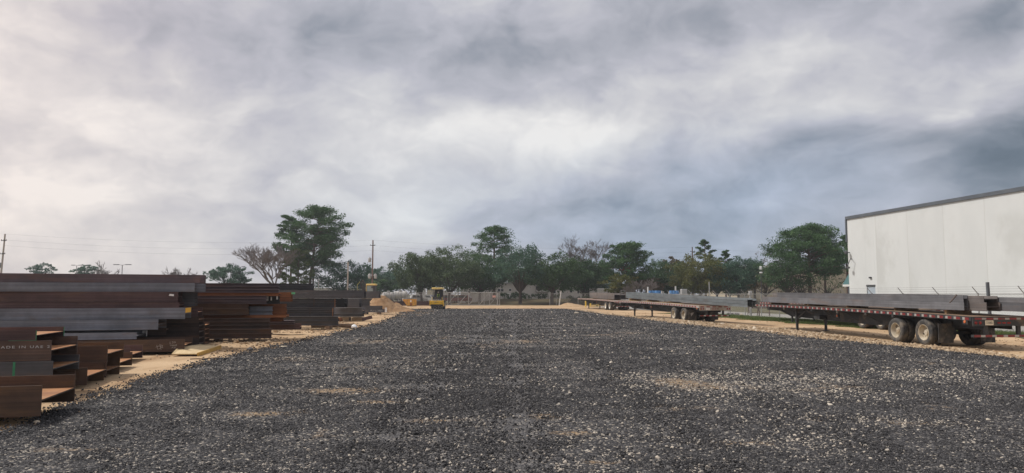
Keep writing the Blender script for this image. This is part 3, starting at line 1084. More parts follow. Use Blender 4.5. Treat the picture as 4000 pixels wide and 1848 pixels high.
mb.box(-.14, nP * PW + .1, *sorted((ly(.12), ly(-.3))), WH - .02, WH + .29)
mb.box(-.12, .2, *sorted((ly(-.31), ly(-44))), WH, WH + .28)
mb.build("roof_fascia", M["fascia"], bld)
MB().box(0.25, nP * PW, *sorted((ly(-.35), ly(-44))), WH + .05, WH + .2).build("roof", M["roof_grey"], bld)
mb = MB()
mb.box(-.20, -.02, *sorted((ly(.10), ly(-.08))), WH - 2.2, WH - .03)
mb.box(-.24, -.02, *sorted((ly(.12), ly(-.12))), WH - 2.35, WH - 2.2)
mb.build("downpipe", M["fascia"], bld)
dr = MB().box(DX0 + .06, DX1 - .06, *sorted((ly(-.05), ly(-.11))), -.1, DZ - .1).build("door", M["door_blue"], bld)
MB().box(DX1 - .22, DX1 - .14, *sorted((ly(-.02), ly(-.05))), 1.55, 1.7).build("handle", M["grey_conduit"], dr)
mb = MB()
mb.box(DX0 - .04, DX1 + .04, *sorted((ly(.03), ly(-.05))), DZ - .1, DZ + .06)
mb.build("door_head", M["grey_conduit"], bld)
lt = MB()
lt.bar((.25, ly(0), WH - 3.5), (.25, ly(.3), WH - 3.5), .08, .08)
lt.lathe([(.02, .25), (.16, .27), (.2, .38), (.17, .5), (.02, .52)], 12, axis="y", M=Matrix.Translation((.25, 0, WH - 3.5)) @ Matrix.Diagonal((1, SGN, 1, 1)))
lt.build("flood_light", M["grey_conduit"], bld, smooth=40)
cm = MB()
cm.bar((.55, ly(0), WH - 4.2), (.95, ly(.4), WH - 4.2), .05, .05)
cm.bar((.9, ly(.4), WH - 4.2), (.55, ly(.5), WH - 4.95), .05, .05)
cm.cbox(.4, .75, *sorted((ly(.35), ly(.55))), WH - 5.2, WH - 5.0, .03)
cm.build("security_camera", M["grey_conduit"], bld)
MB().cbox(3.3, 3.6, *sorted((ly(.0), ly(.16))), 3.75, 3.9, .02).build("door_light", M["grey_conduit"], bld)
aw = MB()
aw.add([(-.1, ly(-.3), 4.7), (-.1, ly(-3.0), 4.7), (-1.5, ly(-3.0), 3.3), (-1.5, ly(-.3), 3.3), (-.1, ly(-.3), 3.2), (-.1, ly(-3.0), 3.2), (-1.5, ly(-3.0), 3.2), (-1.5, ly(-.3), 3.2)],
       [(0, 1, 2, 3), (4, 7, 6, 5), (0, 3, 7, 4), (1, 5, 6, 2), (3, 2, 6, 7), (0, 4, 5, 1)])
awo = aw.build("awning", M["teal"], bld)
MB().box(-1.55, -.08, *sorted((ly(-.28), ly(-3.02))), 2.98, 3.2).build("awning_edge", M["white_paint"], awo)
MB().tube([(-.75, ly(-.5), 0), (-.75, ly(-.5), 3.0)], .14, 10).build("awning_post", M["fascia"], awo, smooth=40)

# ------------------------------------------------------------------ tan warehouse behind the trees
x0, x1 = at(2880, 1100, 190).x, at(3420, 1100, 190).x
tan = empty("tan_warehouse", "low tan metal warehouse behind the trees left of the white building", "warehouse", (x0, 190, 0))
Wt = x1 - x0
ribs = MB()
MB().box(0, Wt, 0, 30, -.2, 9.0).build("wall", M["tan_wall"], tan)
for k in range(1, int(Wt / 1.5)):
    ribs.box(k * 1.5 - .05, k * 1.5 + .05, -.06, 0.0, 0, 8.9)
ribs.build("wall_ribs", M["tan_wall"], tan)
MB().add([(-.4, -.4, 9.0), (Wt + .4, -.4, 9.0), (Wt + .4, 15, 10.4), (-.4, 15, 10.4), (-.4, 30.4, 9.0), (Wt + .4, 30.4, 9.0), (-.4, -.4, 8.8), (Wt + .4, -.4, 8.8), (Wt + .4, 30.4, 8.8), (-.4, 30.4, 8.8)],
         [(0, 1, 2, 3), (3, 2, 5, 4), (6, 9, 8, 7), (0, 6, 7, 1), (4, 5, 8, 9), (0, 3, 4, 9, 6), (1, 7, 8, 5, 2)]).build("roof", M["roof_grey"], tan)

# ------------------------------------------------------------------ low pale office behind the oaks
OY = 178.0
ox0, ox1 = at(1800, 1150, OY).x, at(2345, 1150, OY).x
off = empty("office_building", "long low pale office building behind the row of oaks", "building", (ox0, OY, 0))
OW = ox1 - ox0
MB().box(0, OW, 0, 14, 0, 4.7).build("wall", M["office_wall"], off)
MB().box(-.2, OW + .2, -.25, 14.2, 4.7, 5.1).build("roof", M["roof_grey"], off)


def office_window(pl, pr, pt, pb, mull=0):
    a, b = at(pl, pt, OY), at(pr, pb, OY)
    fr = MB()
    X0, X1, Z0, Z1 = a.x - ox0, b.x - ox0, b.z, a.z
    for (p, q, r, s) in ((X0 - .08, X1 + .08, Z0 - .1, Z0), (X0 - .08, X1 + .08, Z1, Z1 + .08), (X0 - .08, X0, Z0, Z1), (X1, X1 + .08, Z0, Z1)):
        fr.box(p, q, -.07, 0, r, s)
    for k in range(mull):
        xm = X0 + (X1 - X0) * (k + 1) / (mull + 1)
        fr.box(xm - .05, xm + .05, -.07, 0, Z0, Z1)
    f = fr.build("window", M["white_paint"], off)
    MB().box(X0, X1, -.03, -.005, Z0, Z1).build("pane", M["glass"], f)


office_window(1834, 1862, 1129, 1141, 5)
office_window(1944, 1967, 1129, 1139, 1)
office_window(1988, 1997, 1129, 1137)
office_window(2162, 2171, 1128, 1146)
office_window(2190, 2200, 1127, 1143)
office_window(2226, 2236, 1128, 1143)
office_window(2255, 2262, 1128, 1148)
office_window(2290, 2302, 1127, 1148)
a, b = at(1975, 1120, OY), at(1982, 1160, OY)
MB().box(a.x - ox0, a.x - ox0 + 1.2, -.06, -.002, 0, 2.5).build("door", M["white_paint"], off)
sg = empty("wall_sign", "dark framed billboard sign on the office wall under the oaks", "sign", at(2118, 1142, OY - .3))
w2 = hgt(50, OY) / 2
MB().box(-w2, w2, 0, .2, 0, 1.5).build("sign_frame", M["grey_conduit"], sg)
MB().box(-w2 + .12, w2 - .12, -.02, -.003, .12, .62).build("lower_panel", M["white_paint"], sg)
MB().lathe([(.0, 0), (.55, 0.0), (.55, .03), (0, .03)], 20, axis="y", M=Matrix.Translation((-w2 + .75, -.04, .8))).build("round_emblem", M["rust_red"], sg)
MB().box(-.25, w2 - .25, -.02, -.003, .8, 1.25).build("upper_panel", M["roof_grey"], sg)

# pale building strip far behind the stacks
x0, x1 = at(1225, 1130, 205).x, at(1405, 1130, 205).x
lw = empty("low_white_building", "white strip of a low building beyond the dark steel stacks", "building", (x0, 205, 0))
MB().box(0, x1 - x0, 0, 12, 0, 3.7).build("wall", M["white_paint"], lw)
MB().box(-.3, x1 - x0 + .3, -.3, 12.3, 3.7, 4.0).build("roof", M["off_white"], lw)

# ------------------------------------------------------------------ back fence and rolling gate
def chain_fence(label, p0, p1, height, posts, mesh_m, arms=False, rails=(1.0,), group=None, post_r=.04, low_rail=True):
    p0, p1 = Vector(p0), Vector(p1)
    d = p1 - p0
    Lf = d.length
    fe = empty("chain_link_fence", label, "fence", p0, math.atan2(d.y, d.x), group)
    pm = MB().tube([(0, 0, 0), (0, 0, height + .06)], post_r, 8).mesh("post", M["galv"], 40)
    for t in posts:
        link("post", pm, fe, (t * Lf, 0, 0))
    for r_ in rails:
        MB().tube([(0, 0, height * r_), (Lf, 0, height * r_)], .028, 6).build("top_rail", M["galv"], fe, smooth=40)
    vs = [(0, .02, .03), (Lf, .02, .03), (Lf, .02, height), (0, .02, height)]
    MB().add(vs, [(0, 1, 2, 3)]).build("mesh_panel", mesh_m, fe)
    if arms:
        am = MB().bar((0, 0, height), (-.02, arms * .36, height + .42), .035, .035).mesh("barb_arm", M["galv"])
        for t in posts:
            link("barb_arm", am, fe, (t * Lf, 0, 0))
        mw = MB()
        for k in (.35, .65, .95):
            mw.tube([(0, arms * .36 * k, height + .42 * k), (Lf, arms * .36 * k, height + .42 * k)], .004, 4)
        mw.build("barbed_wire", M["wire"], fe)
    return fe


GY = 140.0
gl = at(1488, 1190, GY).x
gr_ = at(1747, 1190, GY).x
span = gr_ - gl
pp = [(px - 1488) / (1747 - 1488) for px in (1490, 1520, 1556, 1564, 1590, 1607, 1626, 1662, 1700, 1735)]
chain_fence("chain link fence panels between the sand heap and the rolling gate", (gl, GY, 0), (gr_ - .05, GY, 0), 2.5, pp, M["wire_mesh"], rails=(1.0, .84))
br = None
x0g = at(1748, 1190, GY - .4).x
x1g = at(1953, 1190, GY - .4).x
gt = empty("rolling_gate", "wide chain link rolling gate with diagonal braces behind the roller", "gate", (x0g, GY - .4, 0))
GW, GH = x1g - x0g, 2.52


def gx(px):
    return (px - 1748) / (1953 - 1748) * GW


fr = MB()
fr.tube([(0, 0, .1), (GW, 0, .1)], .05, 8)
fr.tube([(0, 0, GH), (GW, 0, GH)], .05, 8)
fr.build("frame", M["galv"], gt, smooth=40)
for px in (1748, 1761, 1789, 1871, 1891, 1912, 1952):
    MB().tube([(gx(px), 0, .1), (gx(px), 0, GH)], .045, 8).build("upright", M["galv"], gt, smooth=40)
for px in (1831, 1943):
    MB().tube([(gx(px), -.14, 0), (gx(px), -.14, GH + .35)], .105, 10).build("guide_post", M["galv"], gt, smooth=40)
for (a, b) in ((1748, 1784), (1789, 1829), (1832, 1870), (1873, 1910), (1913, 1950)):
    MB().tube([(gx(a), -.02, .14), (gx(b), -.02, GH - .05)], .04, 8).build("brace", M["galv"], gt, smooth=40)
MB().add([(0, .05, .1), (GW, .05, .1), (GW, .05, GH), (0, .05, GH)], [(0, 1, 2, 3)]).build("mesh_panel", M["wire_dense"], gt)
for px in (1831, 1943):
    MB().cbox(gx(px) - .1, gx(px) + .28, -.24, .06, GH - .02, GH + .3, .03).build("roller_guide", M["grey_conduit"], gt)
sgx = gx(1930)
MB().box(sgx - .32, sgx + .32, -.05, -.025, 1.55, 1.95).build("sign_board", M["sign_red"], gt)

bl_, brr = at(1958, 1190, GY + 1).x, at(2345, 1190, GY + 1).x
chain_fence("sagging chain link fence on the grass bank right of the gate", (bl_ + 9.5, GY + 1, 0), (brr, GY + 1, 0), 2.35, [.0, .13, .56, .82, 1.0], M["wire_mesh"])
lp0, lp1 = at(2184, 1192, GY - 1), at(2192, 1136, GY - 1)
lean = MB().tube([(0, 0, -.1), (lp1.x - lp0.x, 0, lp1.z - lp0.z)], .09, 8).build("leaning_pole", M["white_paint"], None, lp0, smooth=40)
tag(lean, "pale leaning pole stuck in the ground in front of the grass bank", "pole")

# barbed wire fence on the right
y0f, y1f = 86.0, 26.0
n_f = int((y0f - y1f) / 2.96)
chain_fence("chain link fence topped with barbed wire arms in front of the white warehouse", (fence_x(y0f), y0f, 0), (fence_x(y1f), y1f, 0), 2.18,
            [i / n_f for i in range(n_f + 1)], M["wire_mesh"], arms=-1.0)
pb = at(3857, 1160, 37.0)
pst = empty("steel_post", "thick dark leaning steel post rising behind the near trailer load", "post", (pb.x + .1, 37.0, 0))
MB().bar((0, 0, 0), (-.06, 0, 2.78), .12, .12).build("post_shaft", M["fascia"], pst)
gp = at(2932, 1190, fence_x(66) and 66.0)
gpo = empty("gate_post", "square pale gate post with a box on top beside the grey trailer load", "post", (gp.x, 66.0, 0))
MB().box(-.07, .07, -.07, .07, 0, 2.2).build("shaft", M["galv"], gpo)
MB().cbox(-.14, .14, -.12, .12, 2.08, 2.46, .03).build("box", M["galv"], gpo)

# ------------------------------------------------------------------ trees
def leaf_cloud(centers, radii, counts, size, tint_c, flat=1.0, aspect=0.6):
    """leaf-sized faces in clumps: returns verts, quads, tint"""
    idx = np.repeat(np.arange(len(centers)), counts)
    n = len(idx)
    d = rng.normal(0, 1, (n, 3))
    d /= np.linalg.norm(d, axis=1)[:, None] + 1e-9
    rr = rng.uniform(0, 1, n) ** 0.45
    p = centers[idx] + d * radii[idx] * rr[:, None]
    u = rng.normal(0, 1, (n, 3))
    u[:, 2] *= flat
    u /= np.linalg.norm(u, axis=1)[:, None] + 1e-9
    w_ = rng.normal(0, 1, (n, 3))
    w_ -= u * (w_ * u).sum(1)[:, None]
    w_ /= np.linalg.norm(w_, axis=1)[:, None] + 1e-9
    s = size * np.exp(rng.normal(0, 0.3, n))
    a, b = u * (s * .5)[:, None], w_ * (s * .5 * aspect)[:, None]
    v = np.empty((n, 4, 3))
    v[:, 0] = p - a
    v[:, 1] = p + b * .9 - a * .1
    v[:, 2] = p + a
    v[:, 3] = p - b * .9 + a * .1
    t = np.clip(tint_c[idx] + rng.normal(0, .16, n), 0, 1)
    return v.reshape(-1, 3), np.arange(4 * n).reshape(-1, 4), t


def wobble_path(a, b, n, amp, sag=0.0):
    a, b = Vector(a), Vector(b)
    L_ = (b - a).length
    out = []
    for i in range(n + 1):
        t = i / n
        p = a.lerp(b, t)
        k = math.sin(math.pi * t) * amp * L_
        p += Vector((random.uniform(-k, k), random.uniform(-k, k), random.uniform(-k, k) * .6 + sag * L_ * math.sin(math.pi * t)))
        out.append(p)
    return out


def broad_tree(name, label, base, cx, rx, z0, z1, leaf, bark="bark", n_cl=110, n_leaf=110, lsize=.34, trunk_r=.28, fork=None, airy=0.0, spray=0.25, extra=None, limbs=16):
    """spreading crown: clumps round limb ends; base = trunk foot, crown centre cx (x offset), from z0 to z1 above the foot"""
    t = empty(name, label, "tree", base)
    cz, rz = (z0 + z1) / 2, (z1 - z0) / 2 * 1.04
    rx = rx * 1.22
    ry = rx * .85
    cs = []
    while len(cs) < n_cl:
        d = rng.normal(0, 1, 3)
        d /= np.linalg.norm(d)
        r = rng.uniform(0, 1) ** .38
        # flatter underside, uneven outline
        lump = .90 + .26 * mnoise.noise(Vector((d[0] * 1.7 + base[0], d[1] * 1.7, d[2] * 1.7)))
        zz = d[2] * r * lump
        if zz < -.78:
            continue
        wd = 1.0 if zz > -.3 else 1.0 + (zz + .3) * .35
        cs.append((cx + d[0] * r * rx * lump * 1.16 * wd, d[1] * r * ry * lump * 1.1 * wd, cz + zz * rz * 1.12))
    cs = np.array(cs)
    cr = np.stack([rng.uniform(.15, .28, n_cl) * rx, rng.uniform(.15, .28, n_cl) * rx, rng.uniform(.12, .22, n_cl) * rz * 1.2], 1)
    cnt = np.maximum(4, (n_leaf * rng.uniform(.5, 1.4, n_cl) * (1 - airy * rng.uniform(0, 1, n_cl))).astype(int))
    tc_ = np.clip(rng.normal(.45, .2, n_cl), 0, 1)
    # sprays sticking out of the outline
    ns = int(n_cl * spray)
    if ns:
        k = rng.choice(n_cl, ns)
        out = cs[k] - np.array([cx, 0, cz])
        out /= np.linalg.norm(out, axis=1)[:, None]
        out[:, 2] = np.abs(out[:, 2]) * .8 + .1
        c2 = cs[k] + out * rng.uniform(.05, .17, ns)[:, None] * rx
        cs = np.concatenate([cs, c2])
        cr = np.concatenate([cr, np.full((ns, 3), .09 * rx)])
        cnt = np.concatenate([cnt, np.full(ns, max(4, n_leaf // 4))])
        tc_ = np.concatenate([tc_, np.clip(rng.normal(.65, .2, ns), 0, 1)])
    v, q, tn = leaf_cloud(cs, cr, cnt, lsize, tc_)
    link("crown", np_mesh("crown", v, q, M[leaf], tint=tn), t)
    fork = fork if fork is not None else z0 * .75 + .4
    mb = MB()
    mb.tube([(0, 0, -.3), (0, 0, .15), (cx * .05, 0, fork * .5), (cx * .15, 0, fork)], [trunk_r * 1.45, trunk_r * 1.1, trunk_r * .92, trunk_r * .85], 9)
    order = rng.permutation(n_cl)[:limbs]
    for i in order:
        e = cs[i]
        mid = Vector((cx * .15 + (e[0] - cx * .15) * .4, e[1] * .4, fork + (e[2] - fork) * .55))
        p1 = wobble_path((cx * .15, 0, fork - .1), mid, 3, .06)
        p2 = wobble_path(mid, e, 3, .08)
        pts = p1 + p2[1:]
        r0 = trunk_r * random.uniform(.32, .55)
        mb.tube(pts, [r0 * (1 - .82 * j / (len(pts) - 1)) for j in range(len(pts))], 6)
    mb.build("trunk", M[bark], t, smooth=60)
    return t


def pine_tree(name, label, base, height, crown_lo, half_w, leaf="leaf_pine", bark="bark_pine", trunk_r=.22, n_br=26, n_leaf=100, lsize=.42, lean=0.0, cx=0.0, top_w=.55, prof=None, flat=.55):
    """tall trunk, whorls of branches carrying flattened needle tufts"""
    t = empty(name, label, "tree", base)
    top = Vector((lean, 0, height))
    trunk = [Vector((0, 0, -.3)), Vector((lean * .2, 0, height * .33)), Vector((lean * .55, 0, height * .66)), top]
    mb = MB()
    mb.tube(trunk, [trunk_r * 1.2, trunk_r, trunk_r * .7, .04], 9)
    cs, cr, cnt, tc_ = [], [], [], []
    for i in range(n_br):
        f = (i + random.uniform(-.4, .4)) / (n_br - 1)
        f = min(1, max(0, f))
        z = crown_lo + (height - crown_lo) * f
        a = i * 2.4 + random.uniform(-.5, .5)
        wfac = (np.interp(f, [p[0] for p in prof], [p[1] for p in prof]) if prof else (.55 + .45 * math.sin(math.pi * min(1, f * 1.15 + .12))) * (1 if f < .8 else 1 - (f - .8) / .2 * (1 - top_w)))
        Lb = half_w * float(wfac) * random.uniform(.72, 1.1)
        p0 = Vector((lean * z / height, 0, z - Lb * .12))
        p1 = p0 + Vector((math.cos(a) * Lb + cx * f, math.sin(a) * Lb * .9, Lb * random.uniform(.02, .32)))
        pts = wobble_path(p0, p1, 4, .05, .04)
        mb.tube(pts, [max(.02, trunk_r * .34 * (1 - .8 * j / 4)) for j in range(5)], 5)
        for (tt_, sc_) in ((1.0, .9), (.80, 1.0), (.60, 1.0), (.42, .8), (.90, .7), (.70, .7)):
            c = p0.lerp(p1, tt_) + Vector((random.uniform(-.12, .12), random.uniform(-.22, .22), random.uniform(-.02, .16))) * Lb
            r = half_w * .20 * sc_ * random.uniform(.75, 1.3)
            cs.append(tuple(c))
            cr.append((r, r, r * flat))
            cnt.append(int(n_leaf * random.uniform(.5, 1.3)))
            tc_.append(min(1, max(0, random.gauss(.48, .2))))
    for k in range(5):
        cs.append((top.x + random.uniform(-.5, .5) * half_w * .3, random.uniform(-.5, .5) * half_w * .3, height - random.uniform(0, .5)))
        cr.append((half_w * .2, half_w * .2, half_w * .13))
        cnt.append(n_leaf)
        tc_.append(.5)
    v, q, tn = leaf_cloud(np.array(cs), np.array(cr), np.array(cnt), lsize, np.array(tc_), flat=.8, aspect=.42)
    link("crown", np_mesh("crown", v, q, M[leaf], tint=tn), t)
    mb.build("trunk", M[bark], t, smooth=60)
    return t


def bare_tree(name, label, base, height, half_w, bark="bark_grey", depth=6, trunk_r=.26, fork_h=.3, seed=1, twig=.02, cx=0.0, spread=.6):
    """leafless tree: forking limbs down to fine twigs"""
    t = empty(name, label, "tree", base)
    rd = random.Random(seed)
    mb = MB()
    tw = MB()

    def grow(p, d, L_, r, k):
        q = p + d * L_
        midp = p.lerp(q, .5) + Vector((rd.uniform(-1, 1), rd.uniform(-1, 1), rd.uniform(-.3, .6))) * L_ * .09
        (mb if k > 2 else tw).tube([p, midp, q], [r, r * .85, r * .66], 5 if k > 2 else 3, cap=False)
        if k == 0:
            return
        nb = rd.choice((2, 3, 3)) if k > 1 else 3
        for j in range(nb):
            ax = Vector((rd.uniform(-1, 1), rd.uniform(-1, 1), rd.uniform(-.35, .75)))
            nd = (d + ax * spread * 1.25).normalized()
            nd.z = nd.z * .9 + .06
            start = p.lerp(q, rd.uniform(.55, 1.0))
            grow(start, nd.normalized(), L_ * rd.uniform(.62, .86), max(twig, r * .62), k - 1)

    H0 = height * fork_h
    mb.tube([(0, 0, -.3), (0, 0, H0 * .5), (cx * .1, 0, H0)], [trunk_r * 1.3, trunk_r, trunk_r * .9], 9)
    nl = 6
    for j in range(nl):
        a = 2 * math.pi * j / nl + rd.uniform(-.3, .3)
        d = Vector((math.cos(a) * half_w / height * 1.25 + cx / height, math.sin(a) * half_w / height * 1.1, rd.uniform(.35, .85))).normalized()
        grow(Vector((cx * .1, 0, H0 - .15)), d, height * .27 * rd.uniform(.85, 1.1), trunk_r * .55, depth - 1)
    mb.build("trunk", M[bark], t, smooth=60)
    tw.build("twigs", M[bark], t, recalc=False)
    return t


def tree_px(kind, label, ptr, Y, pl, pr, pt, pb, group=None, z=0.0, **kw):
    """tree from its extent in the survey photograph: trunk column, distance, crown left, right, top, underside"""
    base = Vector((at(ptr, 1150, Y).x, Y, z))
    cxl, cxr = at(pl, 1100, Y).x, at(pr, 1100, Y).x
    zt, zb = at(ptr, pt, Y).z - z, at(ptr, pb, Y).z - z
    cx, hw = (cxl + cxr) / 2 - base.x, (cxr - cxl) / 2
    ls = 0.27 * Y / 150.0
    if kind == "broad":
        kw.setdefault("lsize", ls)
        o = broad_tree(kw.pop("name", "broadleaf_tree"), label, base, cx, hw, zb, zt, **kw)
    elif kind == "pine":
        kw.setdefault("lsize", ls * 1.25)
        o = pine_tree("pine_tree", label, base, zt, zb, hw, cx=cx * kw.pop("cxk", 1.0), **kw)
    else:
        o = bare_tree("bare_tree", label, base, zt, hw, cx=cx, **kw)
    if group:
        o["group"] = group
    return o


T = tree_px
# left, beyond the steel
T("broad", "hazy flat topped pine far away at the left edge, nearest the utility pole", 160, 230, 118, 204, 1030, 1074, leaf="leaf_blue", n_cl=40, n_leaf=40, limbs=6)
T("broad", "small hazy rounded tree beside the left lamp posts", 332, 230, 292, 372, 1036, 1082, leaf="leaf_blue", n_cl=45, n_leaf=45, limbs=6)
T("bare", "faint leafless tree right of the small hazy rounded tree", 400, 225, 362, 434, 1046, 1085, depth=6, seed=3, trunk_r=.2, twig=.045)
T("bare", "low leafless tree showing over the tall rusty stack", 708, 215, 650, 768, 1046, 1085, depth=6, seed=5, trunk_r=.2, twig=.045)
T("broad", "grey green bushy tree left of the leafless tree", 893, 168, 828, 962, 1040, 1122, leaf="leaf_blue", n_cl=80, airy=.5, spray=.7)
T("bare", "spreading leafless tree beside the tall pines", 1078, 150, 938, 1120, 950, 1140, depth=7, seed=12, trunk_r=.34, fork_h=.30, twig=.028)
T("pine", "left tall pine of the cluster behind the stacks", 1134, 162, 1040, 1180, 850, 1010, n_br=26, n_leaf=85, prof=[(0, 1), (.25, .95), (.55, .75), (.8, .6), (1, .3)], cxk=.5)
T("pine", "tallest pine of the cluster with the widest crown", 1205, 160, 1065, 1335, 818, 1040, n_br=52, n_leaf=110, trunk_r=.3, prof=[(0, .75), (.2, 1), (.45, .9), (.65, .95), (.85, .62), (1, .35)], lean=2.3, cxk=.6)
T("pine", "right hand pine of the cluster with drooping lower limbs", 1222, 165, 1170, 1378, 900, 1045, n_br=26, n_leaf=75, prof=[(0, 1), (.3, .9), (.6, .7), (1, .3)], cxk=1.0)
T("pine", "yellow green young pine low in the cluster", 1163, 155, 1095, 1235, 980, 1110, leaf="leaf_pine_light", n_br=24, n_leaf=60, cxk=.4)
T("pine", "thin young pine at the left foot of the cluster", 1116, 158, 1075, 1150, 1010, 1115, leaf="leaf_pine_light", n_br=16, n_leaf=40, trunk_r=.14, cxk=.3)
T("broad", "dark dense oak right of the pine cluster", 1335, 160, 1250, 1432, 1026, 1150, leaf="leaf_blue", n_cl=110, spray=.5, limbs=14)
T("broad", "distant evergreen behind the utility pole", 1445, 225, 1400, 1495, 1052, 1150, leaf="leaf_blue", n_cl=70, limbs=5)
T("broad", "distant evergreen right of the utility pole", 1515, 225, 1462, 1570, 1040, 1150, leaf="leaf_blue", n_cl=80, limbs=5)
T("broad", "low bushy tree behind the sand heap and white trucks", 1500, 195, 1440, 1560, 1085, 1150, leaf="leaf_oak", n_cl=70, limbs=5)
# row of oaks behind the gate
OG = "oaks in a row behind the gate"
T("broad", "leftmost oak of the row, behind the orange hopper", 1648, 152, 1548, 1706, 988, 1142, OG, leaf="leaf_oak_grey", n_cl=170, fork=2.2, spray=.5, limbs=20)
T("broad", "oak behind the roller, second from the left of the row", 1755, 150, 1668, 1852, 976, 1140, OG, leaf="leaf_oak_grey", n_cl=180, fork=2.3, spray=.5, limbs=20)
T("broad", "dark oak behind the left half of the gate", 1872, 158, 1790, 1968, 1000, 1143, OG, leaf="leaf_oak", n_cl=180, fork=2.4, spray=.45, limbs=20)
T("pine", "tall sparse pine rising above the oaks behind the gate", 1930, 166, 1820, 2045, 893, 1032, n_br=32, n_leaf=66, trunk_r=.3, prof=[(0, 1.0), (.25, 1.0), (.42, .72), (.65, .75), (.85, .55), (1, .3)], cxk=.2)
T("broad", "oak with many visible limbs right of the gate", 2031, 147, 1935, 2145, 955, 1118, OG, leaf="leaf_blue", n_cl=170, n_leaf=80, fork=2.6, spray=.5, limbs=30, trunk_r=.36, airy=.05)
T("broad", "dark oak in front of the wall sign", 2155, 147, 2075, 2265, 1002, 1138, OG, leaf="leaf_oak", n_cl=180, fork=2.6, spray=.35, limbs=20, trunk_r=.36)
T("broad", "rightmost oak of the row, wide and low", 2278, 156, 2190, 2378, 1012, 1145, OG, leaf="leaf_oak", n_cl=180, fork=2.2, spray=.35, limbs=18)
T("bare", "leafless grey tree standing out over the rightmost oak", 2298, 159, 2200, 2380, 985, 1110, depth=7, seed=23, trunk_r=.22, fork_h=.5, twig=.02)
T("broad", "grey leaved sparse tree beside the leafless grey tree", 2290, 162, 2195, 2380, 996, 1120, name="twiggy_tree", leaf="leaf_twig", bark="bark_grey", n_cl=110, n_leaf=46, airy=.5, spray=0, limbs=30, trunk_r=.2, lsize=.2)
GW2 = "trees filling the gaps behind the office and the oaks"
for i, (px, Y, pl, pr, pt, lf) in enumerate(((1590, 198, 1530, 1660, 1030, "leaf_blue"), (1705, 200, 1640, 1780, 1020, "leaf_oak"), (1815, 202, 1750, 1890, 1030, "leaf_oak_grey"), (1985, 200, 1900, 2070, 1025, "leaf_oak"),
                                         (2100, 203, 2030, 2180, 1035, "leaf_blue"), (2215, 201, 2150, 2290, 1030, "leaf_oak_grey"), (2345, 198, 2280, 2420, 1050, "leaf_blue"), (2560, 196, 2490, 2640, 1060, "leaf_oak"), (2690, 194, 2630, 2760, 1050, "leaf_oak_grey"),
                                         (2850, 184, 2790, 2920, 1040, "leaf_oak"))):
    T("broad", ("tree behind the white trucks", "tree behind the leftmost gap of the oak row", "tree behind the gap left of the gate oak", "tree behind the gap left of the many limbed oak", "tree behind the gap left of the wall sign oak",
                "tree behind the leafless grey tree", "tree behind the white box trailer", "tree behind the twiggy grey brown bush", "tree behind the right utility pole", "tree behind the slender pine top")[i],
      px, Y, pl, pr, pt, 1152, GW2, leaf=lf, n_cl=80, n_leaf=70, limbs=5, spray=.4)
# right of the office
T("pine", "bright green pine with a rounded crown above the far trailer", 2450, 150, 2360, 2572, 956, 1095, leaf="leaf_pine", n_br=46, n_leaf=95, prof=[(0, 1.0), (.25, 1.0), (.5, .8), (.75, .72), (1, .38)], trunk_r=.28, cxk=.5)
T("broad", "small red leafed clump against the bright green pine", 2442, 146, 2424, 2462, 1044, 1066, name="red_leafed_tree", leaf="leaf_red", n_cl=10, n_leaf=22, limbs=4, trunk_r=.08, spray=0)
T("broad", "brownish green bush behind the white box trailer", 2420, 145, 2362, 2482, 1072, 1150, leaf="leaf_yellow", n_cl=75, limbs=12, airy=.5)
T("bare", "twiggy grey brown bush between the pine and the dark oaks", 2505, 142, 2450, 2575, 1066, 1150, depth=7, seed=31, trunk_r=.14, fork_h=.12, twig=.03)
T("broad", "olive brush under the bright green pine", 2500, 150, 2440, 2575, 1085, 1152, leaf="leaf_brown", n_cl=70, limbs=10, airy=.4)
T("broad", "dark oak behind the blue drums", 2612, 158, 2526, 2700, 1030, 1150, leaf="leaf_oak", n_cl=170, spray=.4)
T("broad", "rust tinted treetop above the dark oak behind the blue drums", 2626, 176, 2590, 2662, 1010, 1085, leaf="leaf_brown", n_cl=45, limbs=6)
T("broad", "yellow green tree beside the right utility pole", 2735, 150, 2640, 2830, 1002, 1150, leaf="leaf_yellow", n_cl=170, spray=.4)
T("broad", "yellowish tree directly right of the right utility pole", 2800, 156, 2745, 2868, 1010, 1150, leaf="leaf_yellow", n_cl=90, spray=.3)
T("pine", "slender pine top standing highest near the right utility pole", 2757, 172, 2712, 2788, 940, 1012, n_br=16, n_leaf=45, trunk_r=.2, cxk=.3)
T("pine", "short green pine right of the slender pine top", 2836, 168, 2800, 2868, 980, 1080, n_br=22, n_leaf=60, cxk=.3)
T("broad", "dark blue green oak behind the gap between the two nearest trailers", 2885, 148, 2795, 2965, 1012, 1150, leaf="leaf_blue", n_cl=170, spray=.5)
T("broad", "thin brown tree in front of the tan warehouse", 2948, 152, 2888, 3020, 998, 1110, leaf="leaf_brown", n_cl=70, n_leaf=34, airy=.6, spray=.6, limbs=22)
T("broad", "brown green scrub at the left end of the tan warehouse", 2990, 142, 2940, 3050, 1080, 1150, leaf="leaf_brown", n_cl=50, n_leaf=34, airy=.5)
T("pine", "big dense pine beside the white warehouse", 3165, 138, 2960, 3305, 890, 1075, n_br=64, n_leaf=130, trunk_r=.3, prof=[(0, .9), (.2, 1.0), (.45, .9), (.7, .66), (.9, .45), (1, .2)], cxk=.2)
T("pine", "second trunked pine right of the big dense pine", 3225, 142, 3150, 3310, 950, 1075, n_br=26, n_leaf=80, cxk=.2)
T("broad", "shady green tree left of the big dense pine trunk", 3075, 136, 2990, 3155, 1000, 1142, leaf="leaf_oak", n_cl=110, airy=.4, limbs=24)
